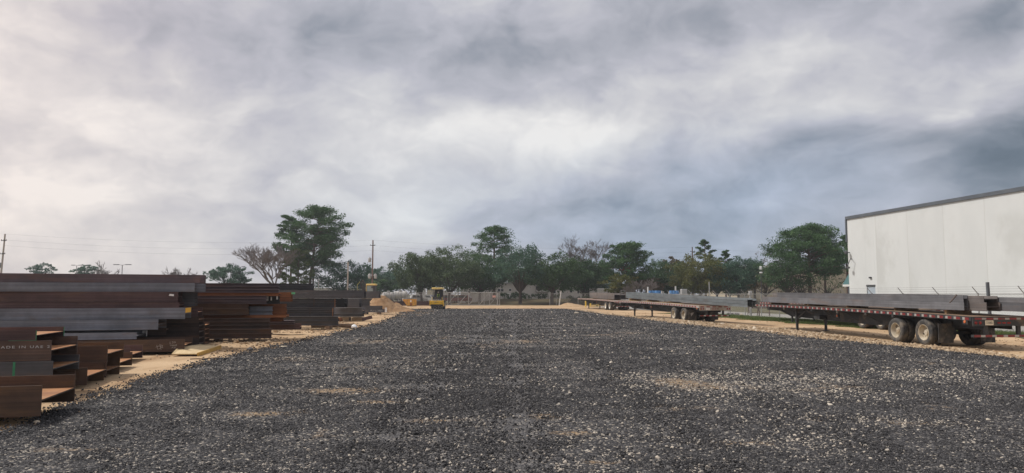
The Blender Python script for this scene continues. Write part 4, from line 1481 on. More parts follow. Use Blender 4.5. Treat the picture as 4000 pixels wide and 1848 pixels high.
T("broad", "scrubby tree with thin stems under the second trunked pine", 3235, 132, 3175, 3300, 1068, 1150, leaf="leaf_oak_grey", n_cl=45, n_leaf=26, airy=.7, limbs=24, trunk_r=.12)
T("broad", "reddish brown undergrowth left of the big dense pine", 3120, 140, 3050, 3180, 1070, 1152, leaf="leaf_brown", n_cl=55, n_leaf=34, airy=.6, limbs=20)
T("pine", "pine half hidden by the corner of the white warehouse", 3312, 146, 3262, 3375, 922, 1070, n_br=24, n_leaf=70, cxk=.2)


def hedge(label, pl, pr, Y, ztop, z, leaf="leaf_oak"):
    x0, x1 = at(pl, 1150, Y).x, at(pr, 1150, Y).x
    n = max(10, int((x1 - x0) * 5))
    cs = np.stack([rng.uniform(0, x1 - x0, n), rng.uniform(-.5, .5, n), rng.uniform(.2, ztop - .25, n)], 1)
    cr = np.full((n, 3), .42)
    h_ = empty("hedge", label, "hedge", (x0, Y, z))
    v, q, tn = leaf_cloud(cs, cr, np.full(n, 36), .26, np.clip(rng.normal(.35, .2, n), 0, 1))
    link("foliage", np_mesh("foliage", v, q, M[leaf], tint=tn), h_)
    st = MB()
    for k in range(int((x1 - x0) / .8)):
        st.tube([(k * .8 + .3, 0, -.1), (k * .8 + .3 + random.uniform(-.2, .2), 0, ztop * .7)], .03, 5)
    st.build("stems", M["bark"], h_)


hedge("dark clipped hedge along the office wall right of the gate", 1948, 2095, 162, 1.55, 1.05)
hedge("loose low hedge beneath the wall sign", 2098, 2190, 163, 1.3, 1.1, "leaf_oak_grey")
hedge("ragged hedge on the bank left of the far trailer", 2200, 2330, 150, 1.7, .3, "leaf_oak_grey")
hedge("brown topped scrub in front of the white box trailer", 2330, 2420, 133, 1.95, 0.0, "leaf_brown")

# ------------------------------------------------------------------ steel beams
def beam_mesh(L, D, h, prof, m0, m1):
    tf = max(.014, min(.035, .05 * h + .008))
    tw = tf * .8
    mb = MB()
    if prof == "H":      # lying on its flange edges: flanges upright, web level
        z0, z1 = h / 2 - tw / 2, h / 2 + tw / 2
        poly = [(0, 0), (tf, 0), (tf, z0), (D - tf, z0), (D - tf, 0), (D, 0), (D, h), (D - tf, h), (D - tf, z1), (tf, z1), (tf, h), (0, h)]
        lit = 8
    else:                # standing: flanges level, web upright and near the front
        c = D * .5 if prof == "I" else min(.12, D * .3)
        y0, y1 = c - tw / 2, c + tw / 2
        poly = [(0, 0), (D, 0), (D, tf), (y1, tf), (y1, h - tf), (D, h - tf), (D, h), (0, h), (0, h - tf), (y0, h - tf), (y0, tf), (0, tf)]
        lit = 99
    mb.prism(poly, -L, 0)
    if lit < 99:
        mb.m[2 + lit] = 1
    return mb.mesh("steel_beam", [m0, m1])


def beam(pe, yt, yb, Y, D, L, mat, label, ang=15.0, prof="H", group=None, web="rust_web_lit", yaw=None):
    c = at(pe, yb, Y)
    h = hgt(yb - yt, Y)
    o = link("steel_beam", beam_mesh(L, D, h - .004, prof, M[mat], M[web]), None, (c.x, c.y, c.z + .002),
             (0, 0, R(ang + (random.uniform(-.25, .25) if yaw is None else yaw))))
    tag(o, label, "steel beam", group)
    o["h"] = h
    return o


def bundle(n, pe, yt, yb, Y, D, L, mat, labels, ang=15.0, prof="U", group=None, web="rust_web_lit", jit=.12):
    out = []
    st = (yb - yt) / n
    for i in range(n):
        lb = labels if isinstance(labels, str) else labels[i]
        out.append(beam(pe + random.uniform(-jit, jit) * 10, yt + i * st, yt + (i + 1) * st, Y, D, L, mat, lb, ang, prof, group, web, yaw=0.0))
    return out


GA, GB, GC = "beams of the big rusty stack on the left", "beams of the middle rusty stack", "beams of the dark grey stack"
A = 15.0
b1 = beam(157, 1509, 1626, 12.0, 1.70, 7, "rust_dark", "thick rusty beam lowest and nearest at the left edge, on the ground", A, group=GA)
beam(338, 1438, 1505, 16.7, 1.62, 7, "rust_dark", "dark rusty beam on the ground directly behind the nearest lowest beam", A, group=GA)
beam(200, 1476, 1549, 14.95, 1.45, 7, "rust_dark", "shaded bottom beam under the beam with the green stripe", A, group=GA)
bg = beam(204, 1411, 1473, 14.95, 1.68, 7, "mill_dark", "dark beam with a green painted stripe beneath the lettered beam", A, group=GA)
bm_ = beam(197, 1331, 1409, 14.95, 1.70, 7, "rust_brown", "rusty brown beam with white MADE IN UAE lettering", A, group=GA)
bt = beam(141, 1290, 1331, 14.95, 1.70, 7, "rust_red", "small rusty beam resting on top of the lettered beam", A, group=GA)
beam(404, 1416, 1490, 18.2, 1.5, 6, "rust_dark", "shaded ground beam under the dark red front beam", A, group=GA)
bd = beam(418, 1352, 1415, 18.3, 1.60, 6, "rust_dark", "dark red rusty beam on the second tier right of the lettered beam", A, group=GA)
beam(459, 1393, 1449, 20.15, 1.62, 6, "rust_dark", "ground beam behind the dark red beam, its web end catching light", A, group=GA)
beam(506, 1362, 1416, 22.6, 1.70, 6, "rust_red", "short rusty ground beam just left of the chalk marked beam", A, group=GA)
bf = beam(720, 1326, 1373, 26.0, 1.62, 10, "rust_dark", "long dark red beam with white chalk scribbles near its end", A, group=GA)
bw = beam(533, 1299, 1325, 25.9, 1.60, 9, "mill_grey", "pale grey beam with a white painted end above the chalk marked beam", A, group=GA, web="light_steel")
beam(617, 1248, 1288, 26.5, 1.5, 11, "mill_grey", "dull grey beam directly under the wide blue grey beam", A, group=GA)
beam(648, 1268, 1308, 28.2, .8, 9, "rust_brown", "brown beam with a yellowish square end beside the dull grey beam", A, group=GA)
byl = beam(722, 1203, 1246, 27.0, 1.35, 13, "mill_grey", "wide blue grey beam with a bright yellow tag at its end", A, group=GA)
beam(700, 1181, 1203, 27.3, 1.3, 13, "rust_red", "narrow rusty brown beam above the blue grey beam", 17, group=GA)
bs_ = beam(695, 1140, 1180, 27.4, 1.3, 13, "rust_red", "broad rusty red beam with a white sticker near its end", 18, group=GA)
beam(760, 1106, 1140, 27.7, 1.2, 13, "mill_grey", "grey beam second from the top of the big stack", 20, group=GA)
beam(782, 1075, 1106, 28.0, .62, 13, "rust_purple", "purple brown beam along the top of the big stack", 21, group=GA)
beam(800, 1074, 1107, 29.0, .9, 13, "rust_purple", "top beam of the big stack that sticks out furthest to the right", 21, group=GA)
beam(798, 1108, 1140, 29.0, .9, 13, "mill_grey", "grey beam under the furthest projecting top beam", 20, group=GA)
for i, lb in enumerate(("first", "second", "third", "lowest")):
    beam(762, 1125.5 + i * 18, 1143 + i * 18, 28.95, .95, 10, "mill_dark", f"thin dark beam, {lb} of four stacked behind the white sticker", 18, group=GA)
beam(772, 1203, 1237, 29.1, 1.2, 10, "rust_red", "rusty beam whose end shows right of the yellow tag", A, group=GA)
beam(776, 1238, 1261, 28.9, 1.3, 10, "rust_brown", "grey brown beam end just below the yellow tag", A, group=GA)
for i, lb in enumerate(("uppermost", "upper middle", "lower middle", "lowest")):
    beam(777, 1262 + i * 24, 1286 + i * 24, 29.0, 1.25, 9, "rust_black", f"{lb} beam in the dark column of ends behind the chalk marked beam", A, group=GA, web="rust_brown")
for i, lb in enumerate(("topmost", "second", "third", "fourth", "bottom")):
    beam(800, 1262 + i * 18, 1280 + i * 18, 30.6, 1.3, 8, "rust_brown", f"{lb} small beam at the far right corner of the big stack", A, group=GA)

# marks on the near beams
text_part("MADE IN UAE 2", "painted_lettering", .072, M["mark_white"], bm_, (-.02, -.003, .285), (R(90), 0, 0), align="RIGHT", sx=1.55, spc=1.32)
xg = -(204 - 73) * 14.95 / 2800
MB().box(xg - .022, xg + .022, -.003, 0, .01, .32).build("green_stripe", M["green_paint"], bg)
mb = MB()
hb = bt["h"]
mb.box(-.010, .003, -.003, 0, 0, hb - .01)
mb.box(.0, .004, 1.66, 1.697, 0, hb - .01)
mb.box(-.5, .002, -.003, 0, .0, .008)
mb.build("green_edge_paint", M["green_paint"], bt)
MB().box(.001, .006, 1.45, 1.59, .02, bw["h"] - .02).box(-.16, .006, 1.57, 1.598, .13, bw["h"] - .01).build("white_painted_end", M["plastic_white"], bw)
MB().box(.002, .012, .04, 1.2, byl["h"] * .55, byl["h"] * .97).build("yellow_tag", M["yellow_tag"], byl)
xs2 = -(695 - 671) * 27.4 / 2800
MB().add([(xs2 - .09, -.004, .24), (xs2 + .08, -.004, .22), (xs2 + .09, -.004, .29), (xs2 - .06, -.004, .31)], [(0, 1, 2, 3)]).build("white_sticker", M["paper"], bs_)


def strokes(parent, lines, x0, z0, s, mat, name="chalk_mark", th=.011):
    mb = MB()
    for ln in lines:
        for (a, b) in zip(ln, ln[1:]):
            mb.bar((x0 + a[0] * s, -.004, z0 + a[1] * s), (x0 + b[0] * s, -.004, z0 + b[1] * s), th, .004, up=(0, 1, 0))
    mb.build(name, mat, parent, recalc=False)


pxm = 26.0 / 2800
strokes(bf, [[(0, .9), (.15, .1), (.7, .3)], [(.5, 1.0), (.75, 0), ], [(.45, .95), (1.0, .8), (.9, .5), (.6, .45)], [(-.2, .5), (.4, .75), (1.1, .35)]], -(720 - 622) * pxm, .07, .19, M["chalk"])
strokes(bf, [[(0, 1), (0, .55), (.25, .5)], [(.3, .95), (.55, .95), (.55, .7), (.3, .7)], [(.7, 1), (1.0, .85), (.7, .7)], [(0, .35), (.2, .15), (.4, .38), (.5, .1), (.62, .38), (.75, .1), (.85, .4)],
             [(.95, .4), (1.05, .1), (1.2, .38), (1.1, .42), (.95, .25)], [(.3, -.25), (.5, -.05), (.6, -.3)], [(.7, -.05), (1.0, -.3)], [(1.0, -.02), (.72, -.32)]],
        -(720 - 668) * pxm, .17, .19, M["chalk"])
strokes(byl, [[(0, 0), (.3, .02), (.5, -.01), (.9, .01)]], -1.6, .12, .5, M["mill_blue"], "rub_mark", .02)

# middle stack
B = 12.0
bundle(2, 1060, 1286, 1322, 33.0, .55, 7, "rust_brown", ["upper of the two dark beams lowest in the middle stack", "bottom beam of the middle stack, raised off the sand on blocks"], B, group=GB)
bundle(3, 1051, 1243, 1284, 33.3, .5, 7, "rust_brown", [f"{k} of three dark ribbed beams above the bottom pair" for k in ("top", "middle", "lowest")], B, group=GB)
bundle(2, 1100, 1236, 1256, 34.5, .9, 6, "rust_orange", [f"{k} orange beam end right of the dark ribbed beams" for k in ("upper short", "lower short")], B, "H", group=GB)
beam(1118, 1230, 1241, 34.0, 1.4, 8, "rust_orange", "thin orange rusty beam across the lower middle stack", B, group=GB)
bundle(2, 970, 1184, 1230, 33.3, .5, 6, "rust_dark", ["upper dark brown beam left of the grey bundle", "lower dark brown beam left of the grey bundle"], B, group=GB)
bundle(2, 1062, 1197, 1230, 34.0, .45, 4, "mill_grey", [f"{k} grey beam of the short pair between brown and orange" for k in ("upper", "lower")], B, group=GB)
bundle(2, 1116, 1188, 1230, 34.9, .6, 6, "rust_orange", [f"{k} bright orange beam behind the short grey pair" for k in ("upper", "lower")], B, "H", group=GB)
bundle(3, 1040, 1155, 1187, 33.4, .5, 6, "rust_purple", [f"{k} brown grey beam in the upper bundle with white end tags" for k in ("top", "middle", "bottom")], B, group=GB)
tg = beam(1086, 1157, 1187, 34.2, .7, 5, "dark_hole", "dark hollow beam end with white tags in the middle stack", B, group=GB, web="dark_hole")  # shade of the hollow end given by the near-black colour
for (pa, pb_, ya, yb_) in ((1043, 1050, 1158, 1175), (1058, 1063, 1160, 1174), (1079, 1085, 1157, 1170)):
    x0, x1 = -(1086 - pa) * 34.2 / 2800, -(1086 - pb_) * 34.2 / 2800
    MB().box(x0, x1, -.012, -.004, hgt(1187 - yb_, 34.2), hgt(1187 - ya, 34.2)).build("white_tag", M["paper"], tg)
beam(1088, 1144, 1154, 33.6, 1.2, 8, "rust_orange", "thin orange beam under the three topmost ribbed beams", B, group=GB)
bo = bundle(2, 1139, 1142, 1178, 35.4, .7, 7, "rust_orange", ["bright orange beam with a green tag at its upper corner", "bright orange beam below the green tagged one"], B, "H", group=GB)
MB().box(.0, .17, -.02, .02, bo[0]["h"] - .10, bo[0]["h"] + .0).build("green_tag", M["green_tag"], bo[0])
bundle(3, 1088, 1107, 1144, 33.5, .5, 8, "rust_purple", [f"{k} of the three ribbed beams crowning the middle stack" for k in ("top", "middle", "bottom")], B, group=GB)
bundle(2, 1147, 1252, 1268, 38.6, .5, 6, "rust_purple", [f"{k} small beam right of the middle stack near the sand" for k in ("upper", "lower")], 8, group=GB)
beam(1172, 1264, 1288, 39.0, .5, 7, "rust_red", "low rusty beam lying on the sand right of the middle stack", 8, group=GB)

# dark grey stack
Cc = 1.0
bundle(2, 1320, 1237, 1272, 44.2, .5, 11, "mill_dark", ["upper dark grey beam of the lowest tier above the log", "lowest dark grey beam directly above the log"], Cc, group=GC)
s1 = bundle(4, 1304, 1201, 1235, 44.4, .45, 11, "mill_dark", [f"{k} thin dark beam in the strapped tier above the lowest tier" for k in ("top", "second", "third", "fourth")], Cc, group=GC)
s2 = bundle(4, 1308, 1166.5, 1200.5, 44.6, .45, 11, "mill_dark", [f"{k} thin dark beam in the upper strapped tier left of the dark gap" for k in ("top", "second", "third", "fourth")], Cc, group=GC)
for (bb, pes, ys, Yd) in ((s1[3], (1213, 1301), 31, 44.4), (s2[3], (1224, 1305), 32, 44.6)):
    for j, pe in enumerate(pes):
        x = -(1306 - pe) * Yd / 2800
        MB().box(x - .022, x + .022, -.012, -.003, -.01, hgt(ys, Yd) + .01).build("strap", M["strap" if j == 0 else "strap_rust"], bb)
beam(1320, 1235.5, 1237, 44.1, .7, 9, "light_steel", "thin pale plate lying between the two lowest dark tiers", Cc, "H", group=GC, web="light_steel")
bundle(3, 1422, 1134, 1166, 44.5, .55, 17, "mill_dark", [f"{k} long dark beam of the broad tier right of the green tag" for k in ("top", "middle", "bottom")], Cc, "H", group=GC, web="mill_dark")
bundle(3, 1225, 1108, 1134, 45.4, .5, 7, "mill_dark", [f"{k} dull brown beam on the upper left of the dark stack" for k in ("top", "middle", "bottom")], Cc, group=GC)
beam(1346, 1167, 1201, 46.5, .9, 6, "dark_hole", "beam coloured black as the shade in the gap of the dark stack", Cc, "H", group=GC, web="dark_hole")  # added to close the gap, its shade put in as near-black colour
beam(1403, 1168, 1201, 57.0, 1.0, 1.28, "mill_dark", "square dark plate faced beam right of the dark gap", Cc, "H", group=GC, web="mill_dark")
beam(1412, 1201, 1203, 56.9, 1.0, 2.2, "light_steel", "thin pale edge beam under the square dark plate", Cc, "H", group=GC, web="light_steel")
beam(1416, 1203, 1226, 58.0, 1.0, 4, "mill_grey", "grey beam with a pale top edge beside the strapped tier", Cc, "H", group=GC)
beam(1413, 1226, 1238, 58.0, 1.0, 3.9, "mill_dark", "narrow dark beam under the grey beam with a pale edge", Cc, "H", group=GC)
GD = "beams of the small far dark stack"
beam(1503, 1208, 1221, 78.0, 1.0, 6, "mill_dark", "low far dark beam with white lettering beside the sand heap", Cc, "H", group=GD)
bx = bpy.context.scene.collection.objects[-1]
text_part("PU1 L 3464", "painted_lettering", .24, M["mark_white"], bx, (-.25, -.004, hgt(6.5, 78)), (R(90), 0, 0), align="RIGHT", sx=1.15)
MB().box(.01, .22, -.02, .06, .03, .52).build("white_end_tag", M["paper"], bx)
beam(1488, 1195, 1208, 78.0, 1.0, 5.5, "mill_dark", "second far dark beam lying on the lettered one", Cc, "H", group=GD)
bundle(3, 1445, 1167, 1195, 78.5, .8, 3, "mill_dark", [f"{k} short far dark beam left of the sand heap" for k in ("top", "middle", "bottom")], Cc, group=GD)
bundle(2, 1480, 1138, 1165, 78.3, 1.0, 5.5, "mill_dark", ["topmost far dark beam below the digger cab", "far dark beam just under the topmost one"], Cc, "H", group=GD)

# timbers, logs and blocks under the steel
GT = "timber blocks under the steel stacks"


def block(label, x, y, z, lx, wy, hz, rz=0.0, mat="wood_old", name="timber_block", cat="timber", group=GT):
    o = MB().cbox(-lx / 2, lx / 2, -wy / 2, wy / 2, 0, hz, .012).build(name, M[mat], None, (x, y, z), (0, 0, R(rz)))
    return tag(o, label, cat, group)


p = gnd(120, 1640)
block("timber block under the front end of the nearest beam", p.x - .5, p.y + .5, -.02, .22, .9, .12, 15)
for (px, py, lb) in ((860, 1331, "left"), (1010, 1327, "right")):
    p = gnd(px, py)
    block(f"{lb} timber block under the bottom beam of the middle stack", p.x, 33.5, -.05, .25, .9, .16, 12)
for k, px in enumerate((1150, 1285)):
    p = at(px, 1280, 44.6)
    block(("left" if k == 0 else "right") + " timber block under the lowest dark grey tier", p.x, 44.6, -.03, .25, .9, .24, 2)
for k, px in enumerate((1345, 1398)):
    p = at(px, 1245, 58.4)
    block(("left" if k == 0 else "right") + " pale timber crib under the narrow dark beam", p.x, 58.5, -.05, .9, 1.0, .36, 2, "wood")
for k, px in enumerate((1430, 1480)):
    p = at(px, 1225, 78.4)
    block(("left" if k == 0 else "right") + " timber block under the far lettered beam", p.x, 78.5, -.05, .3, 1.0, .24, 0)
p0, p1 = gnd(1217, 1281), gnd(1380, 1280)
lg = MB()
pts = wobble_path((0, 0, .14), (p1.x - p0.x, .2, .12), 7, .01)
lg.tube(pts, [.17, .16, .15, .155, .14, .14, .13, .12], 9)
tag(lg.build("log", M["wood_old"], None, p0, smooth=50), "weathered log lying on the sand in front of the dark stack", "log")
pp_ = gnd(1368, 1250)
tag(MB().lathe([(.13, 0), (.17, 0), (.17, .9), (.13, .9), (.13, 0)], 14, axis="y").build("pipe", M["rust_orange"], None, (pp_.x, 56.6, .16), smooth=40),
    "short rusty pipe end poking out under the grey beam", "pipe")
q0, q1 = at(1416, 1243, 57), at(1449, 1232, 57)
tag(MB().prism([(0, 0), (.3, 0), (.3, .02), (.02, .02), (.02, .26), (0, .26)], 0, .8).build("angle_iron", M["rust_red"], None, (q0.x, 57, .05), (0, R(-14), R(10))),
    "tilted rusty angle iron right of the pale timber crib", "angle iron")
# folded pale board with a yellow edge on the sand
bb0 = gnd(768, 1393)
bd_ = empty("pallet_board", "pale board with a yellow edge lying on the sand by the dark beam ends", "board", bb0, R(99))
MB().add([(0, 0, .10), (3.5, .05, .12), (3.4, .75, .20), (1.2, .95, .26), (.1, .85, .10), (0, 0, .07), (3.5, .05, .09), (3.4, .75, .17), (1.2, .95, .23), (.1, .85, .07)],
         [(0, 1, 2, 3, 4), (9, 8, 7, 6, 5), (0, 5, 6, 1), (1, 6, 7, 2), (2, 7, 8, 3), (3, 8, 9, 4), (4, 9, 5, 0)]).build("board", M["ply"], bd_)
MB().bar((.02, -.03, .055), (3.5, .02, .075), .05, .15).build("yellow_edge", M["yellow_edge"], bd_)


def rock(label, p, s, mat, name="rock", cat="rock", group=None, seed=0):
    import bmesh
    bm = bmesh.new()
    bmesh.ops.create_icosphere(bm, subdivisions=3, radius=.5)
    for v in bm.verts:
        n = mnoise.noise(v.co * 2.2 + Vector((seed * 3.1, seed, 0))) * .28
        v.co *= 1 + n
        v.co.x *= s[0]
        v.co.y *= s[1]
        v.co.z *= s[2]
    me = bpy.data.meshes.new(name)
    bm.to_mesh(me)
    bm.free()
    me.materials.append(M[mat])
    o = link(name, me, None, (p[0], p[1], p[2] + s[2] * .36), (0, 0, seed))
    return tag(o, label, cat, group)


rock("dark fist sized rock on the sand left of the gravel", gnd(976, 1373), (.26, .24, .19), "rock_dark", seed=2)
rock("rounded pale stone at the lower left beside the nearest beam", gnd(143, 1658), (.115, .10, .085), "rock_pale", seed=3)
rock("flat pale stone half buried in the gravel at centre left", gnd(1638, 1563), (.13, .10, .05), "rock_pale", seed=4)
rock("pale flat stone on the gravel edge below the middle stack", gnd(1108, 1357), (.36, .2, .08), "rock_pale", seed=6)
wb = rock("crumpled white plastic bag on the sand at the end of the log", gnd(1384, 1284), (.42, .35, .30), "plastic_white", "plastic_bag", "plastic bag", seed=5)
rock("white chunk on the dirt beside the grass verge", gnd(2896, 1236), (.4, .35, .3), "rock_pale", seed=8)
rock("bright pale stone at the gravel edge below the far trailer", gnd(2252, 1226), (.55, .4, .22), "rock_pale", seed=9)

# ------------------------------------------------------------------ flatbed trailers
def make_wheel():
    mt = MB().lathe([(.29, -.11), (.36, -.145), (.44, -.15), (.495, -.13), (.52, -.085), (.522, 0), (.52, .085), (.495, .13), (.44, .15), (.36, .145), (.29, .11)], 40)
    for k in range(4):   # tread grooves
        y = -.075 + k * .05
        mt.lathe([(.5225, y - .004), (.524, y - .004), (.524, y + .014), (.5225, y + .014)], 40)
    tyre = mt.mesh("tyre", M["tyre"], 50)
    mr = MB().lathe([(.305, -.118), (.318, -.13), (.30, -.132), (.288, -.115), (.275, -.09), (.262, -.02), (.235, .03), (.16, .045), (.15, .04), (.135, .015), (.105, .0), (.095, -.035), (.0, -.04)], 32)
    for k in range(8):
        t = 2 * math.pi * k / 8
        mr.lathe([(.0, -.005), (.016, -.005), (.016, .05)], 6, M=Matrix.Translation((.185 * math.cos(t), .0, .185 * math.sin(t))))
    holes = MB()
    for k in range(2):
        t = 2 * math.pi * (k + .3) / 2
        holes.lathe([(.0, .0), (.05, .0), (.05, .05)], 10, M=Matrix.Translation((.215 * math.cos(t), .02, .225 * math.sin(t))))
    return tyre, {k: mr.mesh("rim", M[k], 35) for k in ("rim_dusty", "rim_white")}, holes.mesh("hand_hole", M["dark_hole"], 35)


TYRE, RIMS, HOLES = make_wheel()
TL, TW = 19.3, 2.6
ZF, ZR = 1.53, 1.28   # deck edge height at the front and the rear


def zdeck(x):
    t = x / TL
    return ZF + (ZR - ZF) * t + .05 * math.sin(math.pi * t)


def make_trailer(name, label, front, rear, rim="rim_dusty", marks=0):
    u = Vector((rear[0] - front[0], rear[1] - front[1], 0))
    ang = math.atan2(u.y, u.x)
    T_ = empty(name, label, "trailer", (front[0], front[1], 0), ang, "flatbed trailers parked on the right")
    n = 40
    xs = [TL * i / n for i in range(n + 1)]

    def ribbon(y0, y1, dz0, dz1, mat, nm, parent=T_, x0=0.0, x1=TL):
        mb = MB()
        xx = [x for x in xs if x0 <= x <= x1]
        vs = []
        for x in xx:
            z = zdeck(x)
            vs += [(x, y0, z + dz0), (x, y1, z + dz0), (x, y1, z + dz1), (x, y0, z + dz1)]
        fs = [(0, 3, 2, 1)]
        for i in range(len(xx) - 1):
            b = 4 * i
            for k in range(4):
                fs.append((b + k, b + (k + 1) % 4, b + 4 + (k + 1) % 4, b + 4 + k))
        b = 4 * (len(xx) - 1)
        fs.append((b, b + 1, b + 2, b + 3))
        mb.add(vs, fs)
        return mb.build(nm, M[mat], parent)

    ribbon(.06, TW - .06, -.045, .0, "deck_wood", "deck")
    for (a, b, nm) in ((0, .058, "near"), (TW - .058, TW, "far")):
        ribbon(a, b, -.15, .012, "alu" if marks in (2, 3) else "black_paint", "side_rail")
    # reflective tape on both rails
    for y, sgn in ((-.003, -1), (TW + .003, 1)):
        wl, rl_ = (.19, .26) if marks in (2, 3) else (.13, .22)
        for (mat, nm, off, ln) in (("tape_white", "white_reflective_tape", .0, wl), ("tape_red", "red_reflective_tape", wl, rl_)):
            mb = MB()
            x = .1 + off
            while x + ln < TL - .1:
                za, zb = zdeck(x), zdeck(x + ln)
                mb.add([(x, y, za - .125), (x + ln, y, zb - .125), (x + ln, y, zb - .025), (x, y, za - .025)], [(0, 1, 2, 3)])
                x += .48
            mb.build(nm, M[mat], T_, recalc=False)
    # pair of main beams, deep in the middle
    for yb in (.72, TW - .72):
        mb = MB()
        pr = [(0.3, .20), (2.2, .22), (3.6, .52), (12.0, .60), (15.0, .38), (TL - .25, .34)]
        vs = []
        for (x, d) in pr:
            z = zdeck(x) - .15
            vs += [(x, yb - .012, z), (x, yb + .012, z), (x, yb + .012, z - d), (x, yb - .012, z - d)]
        fs = [(0, 3, 2, 1)] + [(4 * i + k, 4 * i + (k + 1) % 4, 4 * i + 4 + (k + 1) % 4, 4 * i + 4 + k) for i in range(5) for k in range(4)] + [(20, 21, 22, 23)]
        mb.add(vs, fs)
        for i in range(5):
            (xa, da), (xb, db) = pr[i], pr[i + 1]
            mb.bar((xa, yb, zdeck(xa) - .15 - da), (xb, yb, zdeck(xb) - .15 - db), .14, .02)
        mb.build("main_beam", M["black_paint"], T_)
    mb = MB()
    x = .3
    while x < TL - .2:
        z = zdeck(x)
        mb.box(x - .025, x + .025, .06, TW - .06, z - .15, z - .047)
        x += .6
    mb.build("cross_members", M["black_paint"], T_)
    # gusset braces from the rail down to the beam
    mb = MB()
    for x in (4.3, 6.2, 8.1, 10.0, 11.9):
        for (ya, yb) in ((.05, .70), (TW - .05, TW - .70)):
            mb.bar((x, ya, zdeck(x) - .14), (x + .55, yb, zdeck(x) - .62), .05, .05)
    mb.build("gusset_braces", M["black_paint"], T_)
    # landing gear
    lx = 4.75
    for y in (.42, TW - .42):
        mb = MB()
        mb.box(lx - .075, lx + .075, y - .075, y + .075, .55, zdeck(lx) - .14)
        mb.box(lx - .058, lx + .058, y - .058, y + .058, .05, .56)
        mb.cbox(lx - .16, lx + .16, y - .15, y + .15, -.01, .05, .015)
        mb.bar((lx + .05, y, .75), (lx + 1.0, y, zdeck(lx) - .30), .05, .05)
        mb.bar((lx - .05, y, .85), (lx - .7, y, zdeck(lx) - .22), .04, .04)
        mb.build("landing_leg", M["black_paint"], T_)
    mb = MB()
    mb.bar((lx, .45, .78), (lx, TW - .45, 1.1), .05, .05)
    mb.bar((lx, .45, 1.05), (lx, TW - .45, .8), .04, .04)
    mb.build("leg_brace", M["black_paint"], T_)
    # axles and wheels
    for ax in (TL - 4.75, TL - 2.85):
        MB().tube([(ax, .2, .52), (ax, TW - .2, .52)], .065, 10).build("axle", M["black_paint"], T_, smooth=40)
        for (y, rz) in ((.16, 0), (.48, 0), (TW - .16, math.pi), (TW - .48, math.pi)):
            wh = link("wheel", TYRE, T_, (ax, y, .545), (0, random.uniform(0, 6), 0) if not rz else (0, random.uniform(0, 6), math.pi))
            wh.scale = (1.06, 1.06, 1.06)
            if y in (.16, TW - .16):
                rm = link("rim", RIMS[rim], wh)
                link("hand_hole", HOLES, wh)
    sus = MB()
    for y in (.72, TW - .72):
        sus.box(TL - 5.8, TL - 1.98, y - .06, y + .06, .62, .82)
        for ax in (TL - 5.6, TL - 3.8, TL - 2.1):
            sus.box(ax - .1, ax + .1, y - .08, y + .08, .6, zdeck(ax) - .3)
    sus.build("suspension", M["black_paint"], T_)
    for y in (.05, TW - .70):
        mf = MB().cbox(TL - 1.98, TL - 1.95, y, y + .65, .16, .95, .005).build("mud_flap", M["tyre"], T_)
        if marks in (2, 3) and y < 1:
            MB().add([(TL - 1.945, y + .22, .45), (TL - 1.945, y + .46, .74), (TL - 1.945, y + .34, .74), (TL - 1.945, y + .16, .68)], [(0, 1, 2, 3)]).build("flap_mark", M["mark_white"], mf)
    fn = MB()
    for y0, y1 in ((.02, .70), (TW - .70, TW - .02)):
        fn.box(TL - 1.7, TL - .15, y0, y1, .98, 1.0)
    # rear end
    zr = zdeck(TL)
    rp = MB().box(TL - .005, TL + .05, .02, TW - .02, zr - .34, zr + .012).build("rear_panel", M["alu" if marks == 2 else "black_paint"], T_)
    for (mat, nm, o_) in (("tape_red", "red_reflective_tape", 0), ("tape_white", "white_reflective_tape", 1)):
        mb = MB()
        k = 0
        y = .1
        while y < TW - .25:
            ln = .29 if k % 2 == 0 else .18
            if k % 2 == o_:
                mb.box(TL + .051, TL + .054, y, y + ln, zr - .10, zr - .03)
            y += ln + .005
            k += 1
        mb.build(nm, M[mat], rp, recalc=False)
    for y in (.14, .32, TW - .14, TW - .32):
        MB().lathe([(.0, .025), (.05, .02), (.062, 0)], 14, axis="x", M=Matrix.Translation((TL + .05, y, zr - .22))).build("tail_light", M["light_red"], rp, smooth=50)
    for y in (TW / 2 - .2, TW / 2, TW / 2 + .2):
        MB().box(TL + .05, TL + .065, y - .07, y + .07, zr - .25, zr - .2).build("marker_light", M["light_red"], rp)
    pl_ = MB().box(TL + .051, TL + .06, .52, .86, zr - .31, zr - .13).build("licence_plate", M["paper" if marks != 1 else "cream_paint"], rp)
    if marks == 1:
        text_part("735882", "plate_number", .13, M["grey_conduit"], rp, (TL + .062, .69, zr - .22), (R(90), 0, R(90)), sx=.72)
    # rear underride guard
    ug = MB()
    ug.box(TL - .14, TL + .0, .06, TW - .06, .50, .60)
    guard = ug.build("underride_guard", M["black_paint"], T_)
    for (mat, nm, o_) in (("tape_red", "red_reflective_tape", 0), ("tape_white", "white_reflective_tape", 1)):
        mb = MB()
        y, k = .08, 0
        while y < TW - .2:
            ln = .28 if k % 2 == 0 else .18
            if k % 2 == o_:
                mb.box(TL + .001, TL + .004, y, y + ln, .508, .592)
            y += ln + .004
            k += 1
        mb.build(nm, M[mat], guard, recalc=False)
    for y in (.62, TW - .62):
        MB().box(TL - .12, TL - .02, y - .07, y + .07, .6, zr - .34).build("guard_post", M["black_paint"], T_)
    # small things along the side
    for x in (9.3,):
        MB().box(x - .12, x + .12, .30, .36, zdeck(x) - .55, zdeck(x) - .16).build("light_bracket", M["black_paint"], T_)
        MB().lathe([(0, -.02), (.055, -.015), (.065, .01)], 12, M=Matrix.Translation((x, .28, zdeck(x) - .42))).build("side_marker_light", M["light_amber"], T_, smooth=50)
